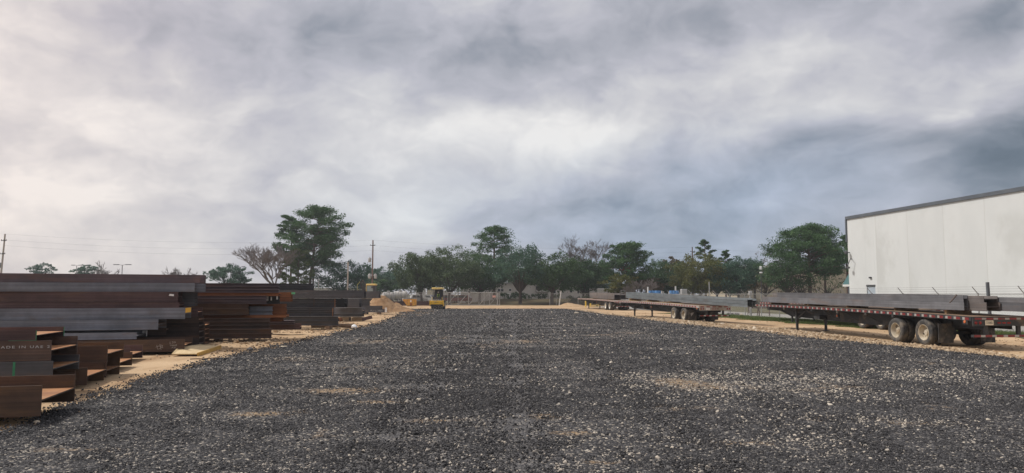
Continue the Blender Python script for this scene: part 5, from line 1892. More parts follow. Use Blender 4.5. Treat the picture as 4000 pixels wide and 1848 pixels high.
    for x in (TL - .35,):
        MB().lathe([(0, -.03), (.05, -.025), (.06, -.003)], 12, M=Matrix.Translation((x, -.003, zdeck(x) - .2))).build("side_marker_light", M["light_amber"], T_, smooth=50)
        MB().box(x - .14, x + .14, .0, .05, zdeck(x) - .3, zdeck(x) - .15).build("corner_plate", M["black_paint"], T_)
    MB().cbox(6.9, 7.5, .3, .7, .78, 1.02, .02).build("tool_box", M["black_paint"], T_)
    if marks == 2:
        text_part("P2V504", "trailer_number", .24, M["chalk"], T_, (6.1, .70, zdeck(6.1) - .42), (R(90), 0, 0))
        MB().box(8.0, 8.2, .685, .70, zdeck(8) - .56, zdeck(8) - .4).build("side_label", M["paper"], T_)
    # winches hung under the near rail
    mbw = MB()
    for x in (2.0, 4.0, 7.2, 9.8, 12.3, 14.4):
        mbw.box(x - .07, x + .07, .0, .1, zdeck(x) - .27, zdeck(x) - .152)
        mbw.tube([(x - .12, .05, zdeck(x) - .22), (x + .12, .05, zdeck(x) - .22)], .03, 8)
    mbw.build("strap_winches", M["black_paint"], T_)
    return T_, ang


T1F, T1R = (15.85, 47.0), (17.72, 27.6)
T2F, T2R = (10.35, 73.2), (14.05, 54.5)
T3F, T3R = (10.55, 115.0), (13.75, 96.5)
T4F, T4R = (20.75, 60.4), (22.75, 41.2)
make_trailer("flatbed_trailer", "nearest flatbed trailer with dusty tan wheels, loaded with dull grey beams", T1F, T1R, "rim_dusty", 1)
make_trailer("flatbed_trailer", "middle flatbed trailer with aluminium rear panel, loaded with blue grey beams", T2F, T2R, "rim_dusty", 2)
make_trailer("flatbed_trailer", "farthest flatbed trailer with white wheels near the back fence", T3F, T3R, "rim_white", 3)
make_trailer("flatbed_trailer", "flatbed trailer mostly hidden behind the nearest trailer", T4F, T4R, "rim_dusty", 0)

# loads on the trailers
def load_beam(p_front, p_rear, zf, zr_, h, D, mat, label, group, prof="H", web=None):
    """beam lying along a trailer: front and rear ground points of its near face"""
    a, b = Vector((*p_front, zf)), Vector((*p_rear, zr_))
    d = b - a
    L = d.length
    o = link("steel_beam", beam_mesh(L, D, h - .006, prof, M[mat], M[web or mat]), None, b)
    o.rotation_euler = (0, -math.asin((b.z - a.z) / L), math.atan2(d.y, d.x))
    return tag(o, label, "steel beam", group)


def inset(pf, pr, t, off):
    """point at fraction t along front->rear, off metres to the far side"""
    u = Vector((pr[0] - pf[0], pr[1] - pf[1]))
    n_ = Vector((-u.y, u.x)).normalized()
    q = Vector(pf) + u * t + n_ * off
    return (q.x, q.y)


G1 = "beams on the nearest trailer"
a0, a1 = (16.15, 46.4), (18.45, 29.4)
z0f, z0r = 1.66, 1.50
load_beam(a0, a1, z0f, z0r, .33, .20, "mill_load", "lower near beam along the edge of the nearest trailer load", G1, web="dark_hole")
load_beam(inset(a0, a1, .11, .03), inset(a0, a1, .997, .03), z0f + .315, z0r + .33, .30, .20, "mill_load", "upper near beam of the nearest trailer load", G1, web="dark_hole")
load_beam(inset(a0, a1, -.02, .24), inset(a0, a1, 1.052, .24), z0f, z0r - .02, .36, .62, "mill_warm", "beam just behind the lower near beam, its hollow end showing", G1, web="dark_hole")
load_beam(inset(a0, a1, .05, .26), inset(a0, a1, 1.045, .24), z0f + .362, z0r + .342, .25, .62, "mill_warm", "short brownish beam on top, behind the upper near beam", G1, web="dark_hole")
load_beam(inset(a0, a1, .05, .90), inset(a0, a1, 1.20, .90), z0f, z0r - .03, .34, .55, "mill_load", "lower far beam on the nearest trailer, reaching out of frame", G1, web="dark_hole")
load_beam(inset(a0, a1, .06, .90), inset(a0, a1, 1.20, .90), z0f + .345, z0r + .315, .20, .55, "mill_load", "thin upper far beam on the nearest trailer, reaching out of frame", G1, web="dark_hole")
ch = MB()
c0 = at(3735, 1154, 29.0)
ch.tube([(0, 0, 0), (-.28, .0, -.30)], .025, 6)
for k in range(5):
    ch.lathe([(.02, -.02), (.04, 0), (.02, .02)], 6, M=Matrix.Translation((-.05 * k, 0, -.055 * k)))
tag(ch.build("load_chain", M["strap"], None, c0), "dark load binder bar leaning over the top of the nearest load", "load binder")
s0 = at(3766, 1176, 29.0)
GW_ = "timber blocks on the nearest trailer"
for i, t in enumerate((.05, .30, .52, .74, .93)):
    q = inset(a0, a1, t, .72)
    zt = z0f + (z0r - z0f) * t
    xd = t * 17.2 + 1.0
    zd = zdeck(xd)
    wb_ = block(("front", "second", "middle", "fourth", "rear")[i] + " timber block between the nearest trailer deck and its load", q[0], q[1], zd - .0, .12, 1.2, max(.06, zt - zd - .002), math.degrees(math.atan2(a1[1] - a0[1], a1[0] - a0[0])), "wood", group=GW_)
q = at(3144, 1186, 41.8)
rock("broken wood chunk standing on the deck edge of the nearest trailer", (q.x + .12, 41.8, zdeck(6.2) - .03), (.3, .22, .24), "wood", "wood_scrap", "wood scrap", seed=12)

G2 = "beams on the middle trailer"
c0_, c1_ = (11.35, 71.6), (16.35, 50.0)
zs, ze = 1.80, 1.255
cols = ("mill_blue", "mill_blue", "mill_blue")
for i, (h, lb) in enumerate(((.2, "bottom"), (.2, "middle"), (.2, "top"))):
    load_beam(inset(c0_, c1_, .0, .0), inset(c0_, c1_, 1.0, .0), zs + i * .195, ze + i * .215, .2, .42, "mill_blue", f"{lb} blue grey beam on the near side of the middle trailer load", G2, "H")
for i, lb in enumerate(("lower", "upper")):
    load_beam(inset(c0_, c1_, .01, .5), inset(c0_, c1_, .985, .5), zs + i * .3, ze + i * .31, .29, .42, "mill_blue", f"{lb} blue grey beam on the far side of the middle trailer load", G2, "H")
for i, t in enumerate((.06, .25, .45)):
    q = inset(c0_, c1_, t, .4)
    xd = np.clip(t * 21.8 + 1.5, 0, TL)
    zt = zs + (ze - zs) * t
    block(("front", "middle", "rear")[i] + " timber block under the blue grey load of the middle trailer", q[0], q[1], zdeck(xd), .12, 1.2, max(.05, zt - zdeck(xd) - .002), math.degrees(math.atan2(c1_[1] - c0_[1], c1_[0] - c0_[0])), "wood", group="timber blocks on the middle trailer")
for i, t in enumerate((.28, .45, .62, .78)):
    q = inset(T2F, T2R, t, .05)
    o = block("loose plank lying along the near deck edge, number".replace(", number", (" far left", " left of centre", " right of centre", " near the rear")[i]) + " on the middle trailer", q[0] + .12, q[1], zdeck(t * TL) + .002, 2.6, .18, .05,
              math.degrees(math.atan2(T2R[1] - T2F[1], T2R[0] - T2F[0])), "wood", "plank", "plank", "planks on the middle trailer")
    o.rotation_euler.y = math.atan2(ZF - ZR, TL)
G3 = "beams on the farthest trailer"
d0, d1 = (12.15, 112.0), (14.25, 100.2)
for i, (lb) in enumerate(("lower", "upper")):
    load_beam(d0, d1, 1.62 + i * .42, 1.46 + i * .42, .42, .85, "mill_warm", f"{lb} brown grey beam on the near side of the farthest trailer", G3, web="dark_hole")
    load_beam(inset(d0, d1, 0, .9), inset(d0, d1, 1.0, .9), 1.62 + i * .4, 1.46 + i * .4, .4, .75, "mill_warm", f"{lb} brown grey beam on the far side of the farthest trailer", G3, web="dark_hole")
for i, t in enumerate((.15, .8)):
    q = inset(d0, d1, t, .8)
    xd = t * 11 + 3.0
    block(("front", "rear")[i] + " timber block under the load of the farthest trailer", q[0], q[1], zdeck(xd), .15, 1.8, max(.05, 1.61 - .16 * t - zdeck(xd)), -80, "wood", group="timber blocks on the farthest trailer")

# ------------------------------------------------------------------ padfoot roller and its driver
RX, RY = at(1708.5, 1200, 104).x, 103.0
rl = empty("padfoot_roller", "yellow soil roller with a studded black drum and a canopy, facing the camera", "roller", (RX, RY, 0))
k_ = 104 / 2800.0
dr = MB().lathe([(0, -.82), (.56, -.82), (.58, -.80), (.58, .80), (.56, .82), (0, .82)], 36, axis="x", M=Matrix.Translation((0, .62, .64))).build("drum", M["black_paint"], rl, smooth=40)
pads = MB()
for r_ in range(16):
    for c in range(7):
        t = 2 * math.pi * (r_ + .5 * (c % 2)) / 16
        Mx = Matrix.Translation((-.72 + c * .24, .62, .64)) @ Matrix.Rotation(t, 4, "X")
        pads.box(-.07, .07, -.06, .06, .57, .645, 0, Mx)
pads.build("drum_pads", M["rim_dusty"] if False else M["alu"], dr)
MB().cbox(-.95, -.84, -.1, 1.5, .45, .95, .03).cbox(.84, .95, -.1, 1.5, .45, .95, .03).build("drum_frame", M["paint_yellow"], rl)
MB().cbox(-.90, .90, -.16, -.02, .50, .66, .02).build("scraper_bar", M["black_paint"], rl)
ft = MB().cbox(-.97, .97, -.22, .45, .72, 1.24, .04).cbox(-1.0, -.93, -.25, .45, .62, 1.33, .02).cbox(.93, 1.0, -.25, .45, .62, 1.33, .02).build("front_frame", M["paint_yellow"], rl)
text_part("CB BA7", "painted_lettering", .17, M["grey_conduit"], ft, (0, -.225, 1.02), (R(90), 0, 0), sx=1.1)
for x in (-.68, .68):
    MB().lathe([(0, -.01), (.04, -.008), (.04, .005)], 8, M=Matrix.Translation((x, -.224, .97))).build("bolt", M["grey_conduit"], ft)
kb = MB()
for k in range(5):
    kb.lathe([(0, 0), (.1, .01), (.105, .1), (.07, .17), (0, .18)], 12, axis="z", M=Matrix.Translation((-.52 + k * .26, .12, 1.25)))
kb.build("weight_knobs", M["light_steel"], rl, smooth=50)
hd = MB()
hd.cbox(-.62, .62, .6, 1.7, 1.0, 1.52, .05)
hd.build("engine_hood", M["black_paint"], rl)
MB().cbox(-.75, .75, 1.7, 3.0, .7, 1.5, .06).build("rear_body", M["black_paint"], rl)
MB().cbox(-.60, .60, 2.62, 2.70, 1.5, 2.86, .02).build("dark_backing", M["black_paint"], rl)  # dark panel added behind the seat to darken the cab interior
MB().cbox(-.6, .6, .9, 1.05, 1.5, 1.78, .03).build("dashboard", M["black_paint"], rl)
MB().cbox(-.55, .55, 2.0, 2.4, 1.5, 1.62, .03).cbox(-.3, .3, 2.35, 2.5, 1.6, 2.15, .04).build("seat", M["black_paint"], rl)
for x in (-.62, .62):
    for (ya, yb) in ((.95, .85), (2.7, 2.75)):
        MB().bar((x * 1.06, ya, 1.3), (x * .94, yb, 2.92), .10, .10).build("canopy_post", M["black_paint"], rl)
MB().bar((-.74, .45, 1.2), (-.72, .6, 1.8), .06, .08).bar((.74, .45, 1.2), (.72, .6, 1.8), .06, .08).build("hand_rail", M["canopy_yellow"], rl)
for s in (-1, 1):
    a, b = sorted((s * .03, s * .80))
    MB().cbox(a, b, .45, 3.0, 2.88, 3.14, .08).build("canopy_half", M["canopy_yellow"], rl)
stw = MB()
stw.tube([(0, 1.25, 1.5), (0, 1.45, 1.85)], .03, 8)
n_ = 16
stw.tube([(.19 * math.cos(2 * math.pi * i / n_), 1.46 + .05 * math.sin(2 * math.pi * i / n_), 1.86 + .18 * math.sin(2 * math.pi * i / n_)) for i in range(n_ + 1)], .018, 6)
stw.build("steering_wheel", M["black_paint"], rl, smooth=50)
for x in (-.78, .78):
    w_ = link("wheel", TYRE, rl, (x, 2.45, .66), (0, 0, 0 if x < 0 else math.pi))
    w_.rotation_euler = (0, 0, R(-90) if x < 0 else R(90))
    w_.scale = (1.27, 1.5, 1.27)
    link("rim", RIMS["rim_white"], w_)


def skin_body(name, verts, edges, mat, parent, root=0):
    me = bpy.data.meshes.new(name)
    me.from_pydata([v[:3] for v in verts], edges, [])
    o = link(name, me, parent)
    md = o.modifiers.new("skin", "SKIN")
    md.use_smooth_shade = True
    sk = me.skin_vertices[0].data if me.skin_vertices else None
    if sk is None:
        me.skin_vertices_add() if hasattr(me, "skin_vertices_add") else None
        sk = me.skin_vertices[0].data
    for i, v in enumerate(verts):
        sk[i].radius = (v[3], v[3])
        sk[i].use_root = i == root
    sub = o.modifiers.new("subsurf", "SUBSURF")
    sub.levels = sub.render_levels = 2
    dg = bpy.context.evaluated_depsgraph_get()
    me2 = bpy.data.meshes.new_from_object(o.evaluated_get(dg))
    o.modifiers.clear()
    o.data = me2
    me2.name = name
    me2.materials.clear()
    me2.materials.append(M[mat])
    me2.polygons.foreach_set("use_smooth", [True] * len(me2.polygons))
    return o


dv = empty("person", "driver in dark clothes and a yellow green vest seated under the roller canopy", "person", (RX, RY + 2.18, 1.62))
V = [(0, 0, .08, .16), (0, .03, .30, .15), (0, .04, .50, .17), (0, .03, .60, .075), (0, .01, .70, .055),
     (-.10, -.02, .06, .10), (-.14, -.42, .08, .075), (-.15, -.48, -.30, .055), (-.15, -.62, -.36, .045),
     (.10, -.02, .06, .10), (.14, -.42, .08, .075), (.15, -.48, -.30, .055), (.15, -.62, -.36, .045),
     (-.21, .03, .52, .065), (-.27, -.10, .28, .05), (-.17, -.50, .27, .038), (.21, .03, .52, .065), (.27, -.10, .28, .05), (.17, -.50, .27, .038)]
E_ = [(0, 1), (1, 2), (2, 3), (3, 4), (0, 5), (5, 6), (6, 7), (7, 8), (0, 9), (9, 10), (10, 11), (11, 12), (2, 13), (13, 14), (14, 15), (2, 16), (16, 17), (17, 18)]
skin_body("body", V, E_, "navy", dv)
hdm = MB().lathe([(0, -.115), (.05, -.105), (.078, -.06), (.085, .0), (.083, .05), (.06, .10), (0, .12)], 14, axis="z", M=Matrix.Translation((0, -.01, .78)))
hdm.lathe([(.0, 0), (.018, .01), (.0, .035)], 6, axis="z", M=Matrix.Translation((0, -.10, .765)))
hdm.build("head", M["skin"], dv, smooth=60)
MB().lathe([(.135, .0), (.10, .012), (.098, .06), (.06, .115), (0, .13)], 14, axis="z", M=Matrix.Translation((0, -.02, .815))).build("hard_hat", M["hat"], dv, smooth=50)
for s in (-1, 1):
    hn = MB()
    hn.cbox(s * .165 - .035, s * .165 + .035, -.58, -.49, .245, .285, .015)
    for k in range(4):
        hn.tube([(s * .165 - .028 + k * .019, -.57, .27), (s * .165 - .028 + k * .019, -.61, .265), (s * .165 - .028 + k * .019, -.62, .235)], .009, 5)
    hn.tube([(s * .165 - s * .035, -.52, .265), (s * .165 - s * .06, -.56, .255)], .011, 5)
    hn.build("hand", M["skin"], dv, smooth=60)
vs_ = MB()
for s in (-1, 1):
    vs_.bar((s * .11, -.155, .14), (s * .12, -.14, .58), .085, .02, up=(0, 1, 0))
    vs_.bar((s * .12, -.14, .58), (s * .12, .16, .60), .085, .02)
vs_.lathe([(.185, .10), (.18, .16), (.176, .2)], 16, axis="z", M=Matrix.Diagonal((1, .95, 1, 1)))
vs_.build("safety_vest", M["hivis"], dv, smooth=40)

# ------------------------------------------------------------------ digger behind the sand heap
EY = 98.0
ex = at(1450, 1180, EY)
dg_ = empty("excavator", "yellow excavator with a folded dark arm behind the dark stack and sand heap", "excavator", (ex.x, EY, .85))
for s, y in ((-1, -.75), (1, .75)):
    mb = MB()
    n = 20
    pr = []
    for i in range(n):
        t = 2 * math.pi * i / n
        c_, s_ = math.cos(t), math.sin(t)
        pr.append((c_ * .36 + (1.05 if c_ >= 0 else -1.05), .36 + s_ * .36))
    mb.prism_y(pr, y - .22, y + .22)
    tr_ = mb.build("track", M["black_paint"], dg_)
    sh = MB()
    for i in range(14):
        x = -1.1 + i * .17
        sh.box(x - .06, x + .06, y - .24, y + .24, .70, .76)
    sh.build("track_shoes", M["rim_dusty"], tr_)
MB().cbox(-1.2, 1.1, -.9, .9, .82, 1.35, .08).cbox(-1.75, -1.0, -.9, .9, .85, 1.6, .12).build("body", M["hopper_orange"], dg_)
cb = MB().cbox(-.50, .72, -.95, .0, 1.3, 2.55, .06).build("cab", M["grey_conduit"], dg_)
MB().cbox(-.55, .80, -1.0, .05, 2.5, 2.74, .07).build("cab_roof", M["canopy_yellow"], cb)
MB().box(-.42, .40, -.965, -.953, 1.45, 2.45).build("cab_window", M["cab_glass"], cb)
MB().bar((-.5, -.96, 1.3), (-.5, -.96, 2.55), .1, .06).build("cab_pillar", M["canopy_yellow"], cb)
MB().cbox(.15, .42, -1.12, -.98, 2.15, 2.4, .03).build("mirror", M["grey_conduit"], cb)
arm = MB()
arm.bar((-.95, .35, 1.35), (-1.55, .3, 2.85), .28, .26)
arm.bar((-1.55, .3, 2.85), (-1.15, .3, 3.2), .26, .24)
arm.build("boom", M["black_paint"], dg_)
st_ = MB()
st_.bar((-1.15, .3, 3.2), (-.95, .28, 1.75), .2, .18)
st_.bar((-1.0, .28, 2.2), (-.82, .28, 2.9), .14, .12)
st_.build("stick", M["black_paint"], dg_)
MB().prism_y([(-1.1, 1.3), (-.6, 1.35), (-.55, 1.85), (-.8, 2.0), (-1.1, 1.8)], .0, .6).build("bucket", M["black_paint"], dg_)
MB().tube([(-1.62, .1, 1.6), (-1.95, .1, 2.1), (-1.95, .1, 2.6), (-1.6, .1, 3.05)], .02, 6).build("hydraulic_hose", M["hose"], dg_, smooth=60)
MB().tube([(-1.2, .5, 1.5), (-1.35, .5, 2.4)], .06, 8).build("hydraulic_ram", M["alu"], dg_, smooth=60)


def heap(name, label, cx, cyy, rx, ry, h, seed, mat="pile_sand", n=44, kind=None, ridge=0.0):
    vs, q = [], []
    for j in range(n + 1):
        for i in range(n + 1):
            u, v = i / n * 2 - 1, j / n * 2 - 1
            x, y = u * rx, v * ry
            t2 = max(0.0, 1 - math.hypot(u - .22, v * 1.1) * 1.25) if ridge else 0.0
            d = math.hypot(u - ridge * u, v)
            nz = mnoise.noise(Vector((x * .6 + seed, y * .6, seed))) * .42 + mnoise.noise(Vector((x * 1.7 + seed, y * 1.7, seed))) * .26 + mnoise.noise(Vector((x * 4 + seed, y * 4, seed))) * .12
            t = max(0.0, 1 - math.hypot((u + .22 * (1 if ridge else 0)) * (1.22 if ridge else 1), v) * (1 + nz * .5))
            t = max(t, t2 * .5)
            t *= min(1.0, max(0.0, (1 - math.hypot(u, v)) * 6))
            z = min(h * (t ** 1.05) * (1.12 + nz * .55), h * (.93 + nz * .1)) + nz * .30 * min(1, t * 5)
            vs.append((x, y, z - .10 if t > 0 else -.15))
    for j in range(n):
        for i in range(n):
            a = j * (n + 1) + i
            q.append((a, a + 1, a + n + 2, a + n + 1))
    o = link(name, np_mesh(name, np.array(vs), np.array(q), M[mat], smooth=True), None, (cx, cyy, 0))
    return tag(o, label, "sand heap", None, kind)


hx = at(1512, 1160, 91)
heap("sand_heap", "tall heap of brown sand between the dark steel and the orange hopper", hx.x + .1, 91, 4.0, 4.2, 2.2, 3.0, n=70, ridge=1.0)
heap("sand_heap", "low sand bank the excavator stands on", at(1440, 1180, 98).x, 98, 6.5, 6.0, 1.55, 8.0)
pz = at(2228, 1190, 128)
heap("sand_heap", "low spread of pale sand by the fence left of the farthest trailer", pz.x, 128, 3.4, 2.5, .75, 5.0, "sand")
sp = at(1496, 1150, 134)
mk_ = empty("marker_post", "short white marker post with a pointed top behind the sand heap", "marker post", (sp.x, 134, 0))
MB().cbox(-.22, .22, -.15, .15, 0, 2.1, .03).build("post", M["white_paint"], mk_)
MB().add([(-.25, -.17, 2.1), (.25, -.17, 2.1), (.25, .17, 2.1), (-.25, .17, 2.1), (0, 0, 2.5)], [(0, 1, 4), (1, 2, 4), (2, 3, 4), (3, 0, 4), (0, 3, 2, 1)]).build("pointed_top", M["white_paint"], mk_)

# orange hopper
hp = at(1600, 1195, 131)
ho = empty("hopper", "orange yellow tipping hopper standing by the back fence", "hopper", (hp.x, 131, 0), R(-8))
mb = MB()
mb.prism_y([(-1.15, 1.2), (1.1, 1.25), (1.1, .12), (-.25, .1)], -.7, .7)
mb.build("bin", M["hopper_orange"], ho)
MB().prism_y([(-1.2, 1.2), (1.15, 1.25), (1.15, 1.32), (-1.2, 1.27)], -.76, .76).build("rim", M["hopper_orange"], ho)
mb = MB()
for x in (-.2, .3, .75, 1.08):
    mb.bar((x, -.73, .15), (x, -.73, 1.2), .07, .05)
mb.bar((-.2, -.73, .62), (1.1, -.73, .62), .06, .05)
mb.build("ribs", M["yellow_edge"], ho)
MB().lathe([(.0, -.02), (.22, -.02), (.25, .0)], 14, M=Matrix.Translation((.45, -.74, .38))).build("latch_plate", M["rust_orange"], ho)
MB().box(.30, .55, -.765, -.757, .78, 1.12).build("white_label", M["paper"], ho)
MB().box(-.3, 1.15, -.6, -.45, -.05, .12).box(-.3, 1.15, .45, .6, -.05, .12).build("skids", M["black_paint"], ho)

# rusty beams lying along the back fence
GBF = "rusty beams lying along the back fence"
for (pe, yt, yb, Y, L, lb) in ((1690, 1177, 1186, 137.5, 9.0, "upper rusty beam along the back fence left of the roller"), (1690, 1186, 1194, 137.3, 9.3, "lower rusty beam on the ground along the back fence left of the roller"),
                               (1555, 1178, 1187, 136.5, 4.5, "upper rusty beam behind the sand heap by the back fence"), (1560, 1187, 1195, 136.3, 4.8, "lower rusty beam behind the sand heap by the back fence")):
    beam(pe, yt, yb, Y, .8, L, "rust_red", lb, 0.0, "U", GBF)

# ------------------------------------------------------------------ vehicles beyond the back fence
def tank_trailer(label, px0, px1, pt, Y, mat="off_white"):
    a, b = at(px0, pt, Y), at(px1, pt, Y)
    L = b.x - a.x
    H = a.z
    t = empty("tank_trailer", label, "trailer", (a.x, Y, 0), 0, "pale tank trailers beyond the fence")
    r = .95
    zc = H - r
    MB().lathe([(0, 0), (r * .7, 0.03), (r, .25), (r, L - .25), (r * .7, L - .03), (0, L)], 20, axis="x", M=Matrix.Translation((0, 0, zc))).build("tank", M[mat], t, smooth=45)
    rg = MB()
    for k in range(4):
        x = .5 + (L - 1) * k / 3
        rg.lathe([(r + .05, x - .06), (r + .05, x + .06)], 20, axis="x", M=Matrix.Translation((0, 0, zc)))
    rg.build("tank_bands", M["galv"], t)
    MB().box(.2, L - .2, -.4, .4, zc - r - .25, zc - r + .1).build("chassis", M["black_paint"], t)
    MB().cbox(L * .4, L * .6, -.4, .4, H - .05, H + .3, .05).build("hatch", M[mat], t)
    for x in (L - 1.9, L - .75):
        for y in (-.8, .8):
            w_ = link("wheel", TYRE, t, (x, y, .52), (0, 0, 0 if y < 0 else math.pi))
            link("rim", RIMS["rim_white"], w_)


tank_trailer("pale tank trailer beyond the fence, directly behind the sand heap top", 1494, 1540, 1141, 168)
tank_trailer("pale tank trailer beyond the fence, left of the orange hopper", 1538, 1592, 1138, 172)


def box_truck(label, px0, px1, pt, Y, mat, cab_side=1):
    a, b = at(px0, pt, Y), at(px1, pt, Y)
    L, H = b.x - a.x, a.z
    t = empty("box_truck", label, "truck", (a.x, Y, 0), 0)
    cl = min(1.6, L * .35)
    x0, x1 = (0, L - cl) if cab_side > 0 else (cl, L)
    MB().cbox(x0, x1, -1.1, 1.1, .95, H, .05).build("cargo_box", M[mat], t)
    c0, c1 = (L - cl + .05, L) if cab_side > 0 else (0, cl - .05)
    cb_ = MB().cbox(c0, c1, -1.0, 1.0, .5, min(2.3, H - .3), .14).build("cab", M["car_white"], t)
    MB().box(c0 + .25, c1 - .3, -1.01, -1.003, 1.45, 2.0).build("side_window", M["glass"], cb_)
    MB().box(.1, L - .1, -.5, .5, .55, .95).build("chassis", M["black_paint"], t)
    for x in (L * .2, L * .8):
        for y in (-.9, .9):
            w_ = link("wheel", TYRE, t, (x, y, .5), (0, 0, 0 if y < 0 else math.pi))
            link("rim", RIMS["rim_white"], w_)


box_truck("tall white box truck partly behind the leftmost oak trunk", 1608, 1662, 1126, 176, "white_paint", -1)
box_truck("cream box truck just left of the roller canopy", 1654, 1700, 1133, 178, "cream_paint", -1)
box_truck("white box truck behind the oak right of the roller", 1722, 1778, 1134, 180, "off_white", 1)


def car(name, label, px0, px1, Y, paint, kind="pickup", rz=0.0):
    a, b = at(px0, 1165, Y), at(px1, 1165, Y)
    t = empty(name, label, "pickup" if kind == "pickup" else "car", ((a.x + b.x) / 2, Y, .25), rz)
    if kind == "pickup":
        prof = [(-2.7, .55), (2.65, .5), (2.7, .95), (1.4, 1.12), (.75, 1.75), (-.75, 1.78), (-.95, 1.15), (-2.7, 1.12)]
    else:
        prof = [(-2.3, .5), (2.3, .45), (2.35, .9), (1.2, 1.1), (.5, 1.72), (-1.7, 1.76), (-2.3, 1.1)]
    lo = MB().prism_y(prof, -.92, .92)
    lo.build("body", M[paint], t)
    gx0 = -.65 if kind == "pickup" else -1.6
    for y in (-.925, .925):
        MB().add([(gx0, y * 1.004, 1.2), (1.12, y * 1.004, 1.2), (.68, y * 1.004, 1.65), (gx0 + .05, y * 1.004, 1.68)], [(0, 1, 2, 3)]).build("side_window", M["glass"], t)
    MB().add([(1.38, -.8, 1.17), (1.38, .8, 1.17), (.82, .75, 1.71), (.82, -.75, 1.71)], [(0, 1, 2, 3)]).build("windscreen", M["glass"], t)
    for x in (-1.6, 1.6):
        for y in (-.82, .82):
            w_ = link("wheel", TYRE, t, (x, y, .36), (0, 0, 0 if y < 0 else math.pi))
            w_.scale = (.72, .72, .72)
            link("rim", RIMS["rim_white"], w_)
    for y in (-.7, .7):
        MB().box(2.62 if kind == "pickup" else 2.28, 2.72 if kind == "pickup" else 2.37, y - .15, y + .15, .75, .9).build("headlight", M["plastic_white"], t)


car("pickup_truck", "white pickup parked beyond the fence above the orange hopper", 1590, 1652, 158, "car_white", rz=R(20))
car("pickup_truck", "second white pickup close behind the leftmost oak trunk", 1652, 1700, 163, "car_white", rz=R(-25))
car("parked_car", "red car parked behind the left end of the gate", 1730, 1792, 155, "car_red", "suv", rz=R(10))
car("parked_car", "dark red car seen through the middle of the gate mesh", 1772, 1830, 160, "car_red", "suv", rz=R(170))

# white box trailer and truck behind the far trailer
a = at(2336, 1127, 150)
b = at(2426, 1127, 150)
wt_ = empty("box_trailer", "long white box trailer parked behind the farthest flatbed", "trailer", (a.x, 150, 0))
L = b.x - a.x
MB().cbox(0, L, 0, 2.5, 1.05, a.z, .05).build("cargo_box", M["white_paint"], wt_)
rbs = MB()
for k in range(1, int(L / .6)):
    rbs.box(k * .6 - .02, k * .6 + .02, -.02, -.001, 1.1, a.z - .08)
rbs.build("side_ribs", M["white_paint"], wt_)
MB().box(.3, L - .3, .5, 2, .8, 1.05).build("chassis", M["black_paint"], wt_)
for x in (L - 2.0, L - .9):
    for y in (.15, 2.35):
        w_ = link("wheel", TYRE, wt_, (x, y, .52), (0, 0, 0 if y < 1 else math.pi))
        link("rim", RIMS["rim_white"], w_)
a = at(2420, 1135, 143)
tk = empty("rack_truck", "white framed truck rack at the left end of the blue grey load", "truck", (a.x, 143, 0))
fr = MB()
for x in (0, 1.0, 2.0):
    for y in (0, 1.4):
        fr.bar((x, y, 1.2), (x + .35, y, 3.0), .07, .07)
for z, o_ in ((1.9, .14), (2.5, .26), (3.0, .35)):
    fr.bar((o_, 0, z), (2.0 + o_, 0, z), .07, .07)
    fr.bar((o_, 1.4, z), (2.0 + o_, 1.4, z), .07, .07)
fr.build("rack", M["white_paint"], tk)
MB().cbox(-.3, 2.6, -.1, 1.5, .5, 1.2, .05).build("body", M["car_white"], tk)
for x in (.3, 1.9):
    w_ = link("wheel", TYRE, tk, (x, -.05, .42))
    w_.scale = (.8, .8, .8)

# yellow bollards and pump skid under the far trailer
yb_ = at(2288, 1198, 121)
for i, (px, lb) in enumerate(((2288, "left"), (2301, "right"))):
    p = at(px, 1198, 121)
    o = MB().tube([(0, 0, -.1), (0, 0, 1.02)], .12, 12).lathe([(.12, 1.02), (.09, 1.09), (0, 1.12)], 12, axis="z").build("bollard", M["bollard_yellow"], None, (p.x, 121, 0), smooth=50)
    tag(o, f"{lb} yellow bollard by the front legs of the farthest trailer", "bollard", "yellow bollards")
p = at(2306, 1198, 123)
sk_ = empty("pump_skid", "yellow framed machine on the ground behind the farthest trailer legs", "machine", (p.x, 123, 0))
fr = MB()
for (x0, x1, y0, y1, z0, z1) in ((0, 1.7, -.3, -.2, 0, .12), (0, 1.7, .3, .4, 0, .12), (0, .1, -.3, .4, 0, 1.0), (1.6, 1.7, -.3, .4, 0, .7), (0, 1.7, -.3, -.2, .3, .38)):
    fr.box(x0, x1, y0, y1, z0, z1)
fr.build("frame", M["bollard_yellow"], sk_)
MB().cbox(.3, 1.0, -.2, .3, .4, .85, .06).build("motor", M["grey_conduit"], sk_)
MB().lathe([(0, 0), (.22, 0), (.25, .06), (.25, .4), (0, .45)], 14, axis="x", M=Matrix.Translation((1.0, .05, .55))).build("pump", M["alu"], sk_, smooth=45)

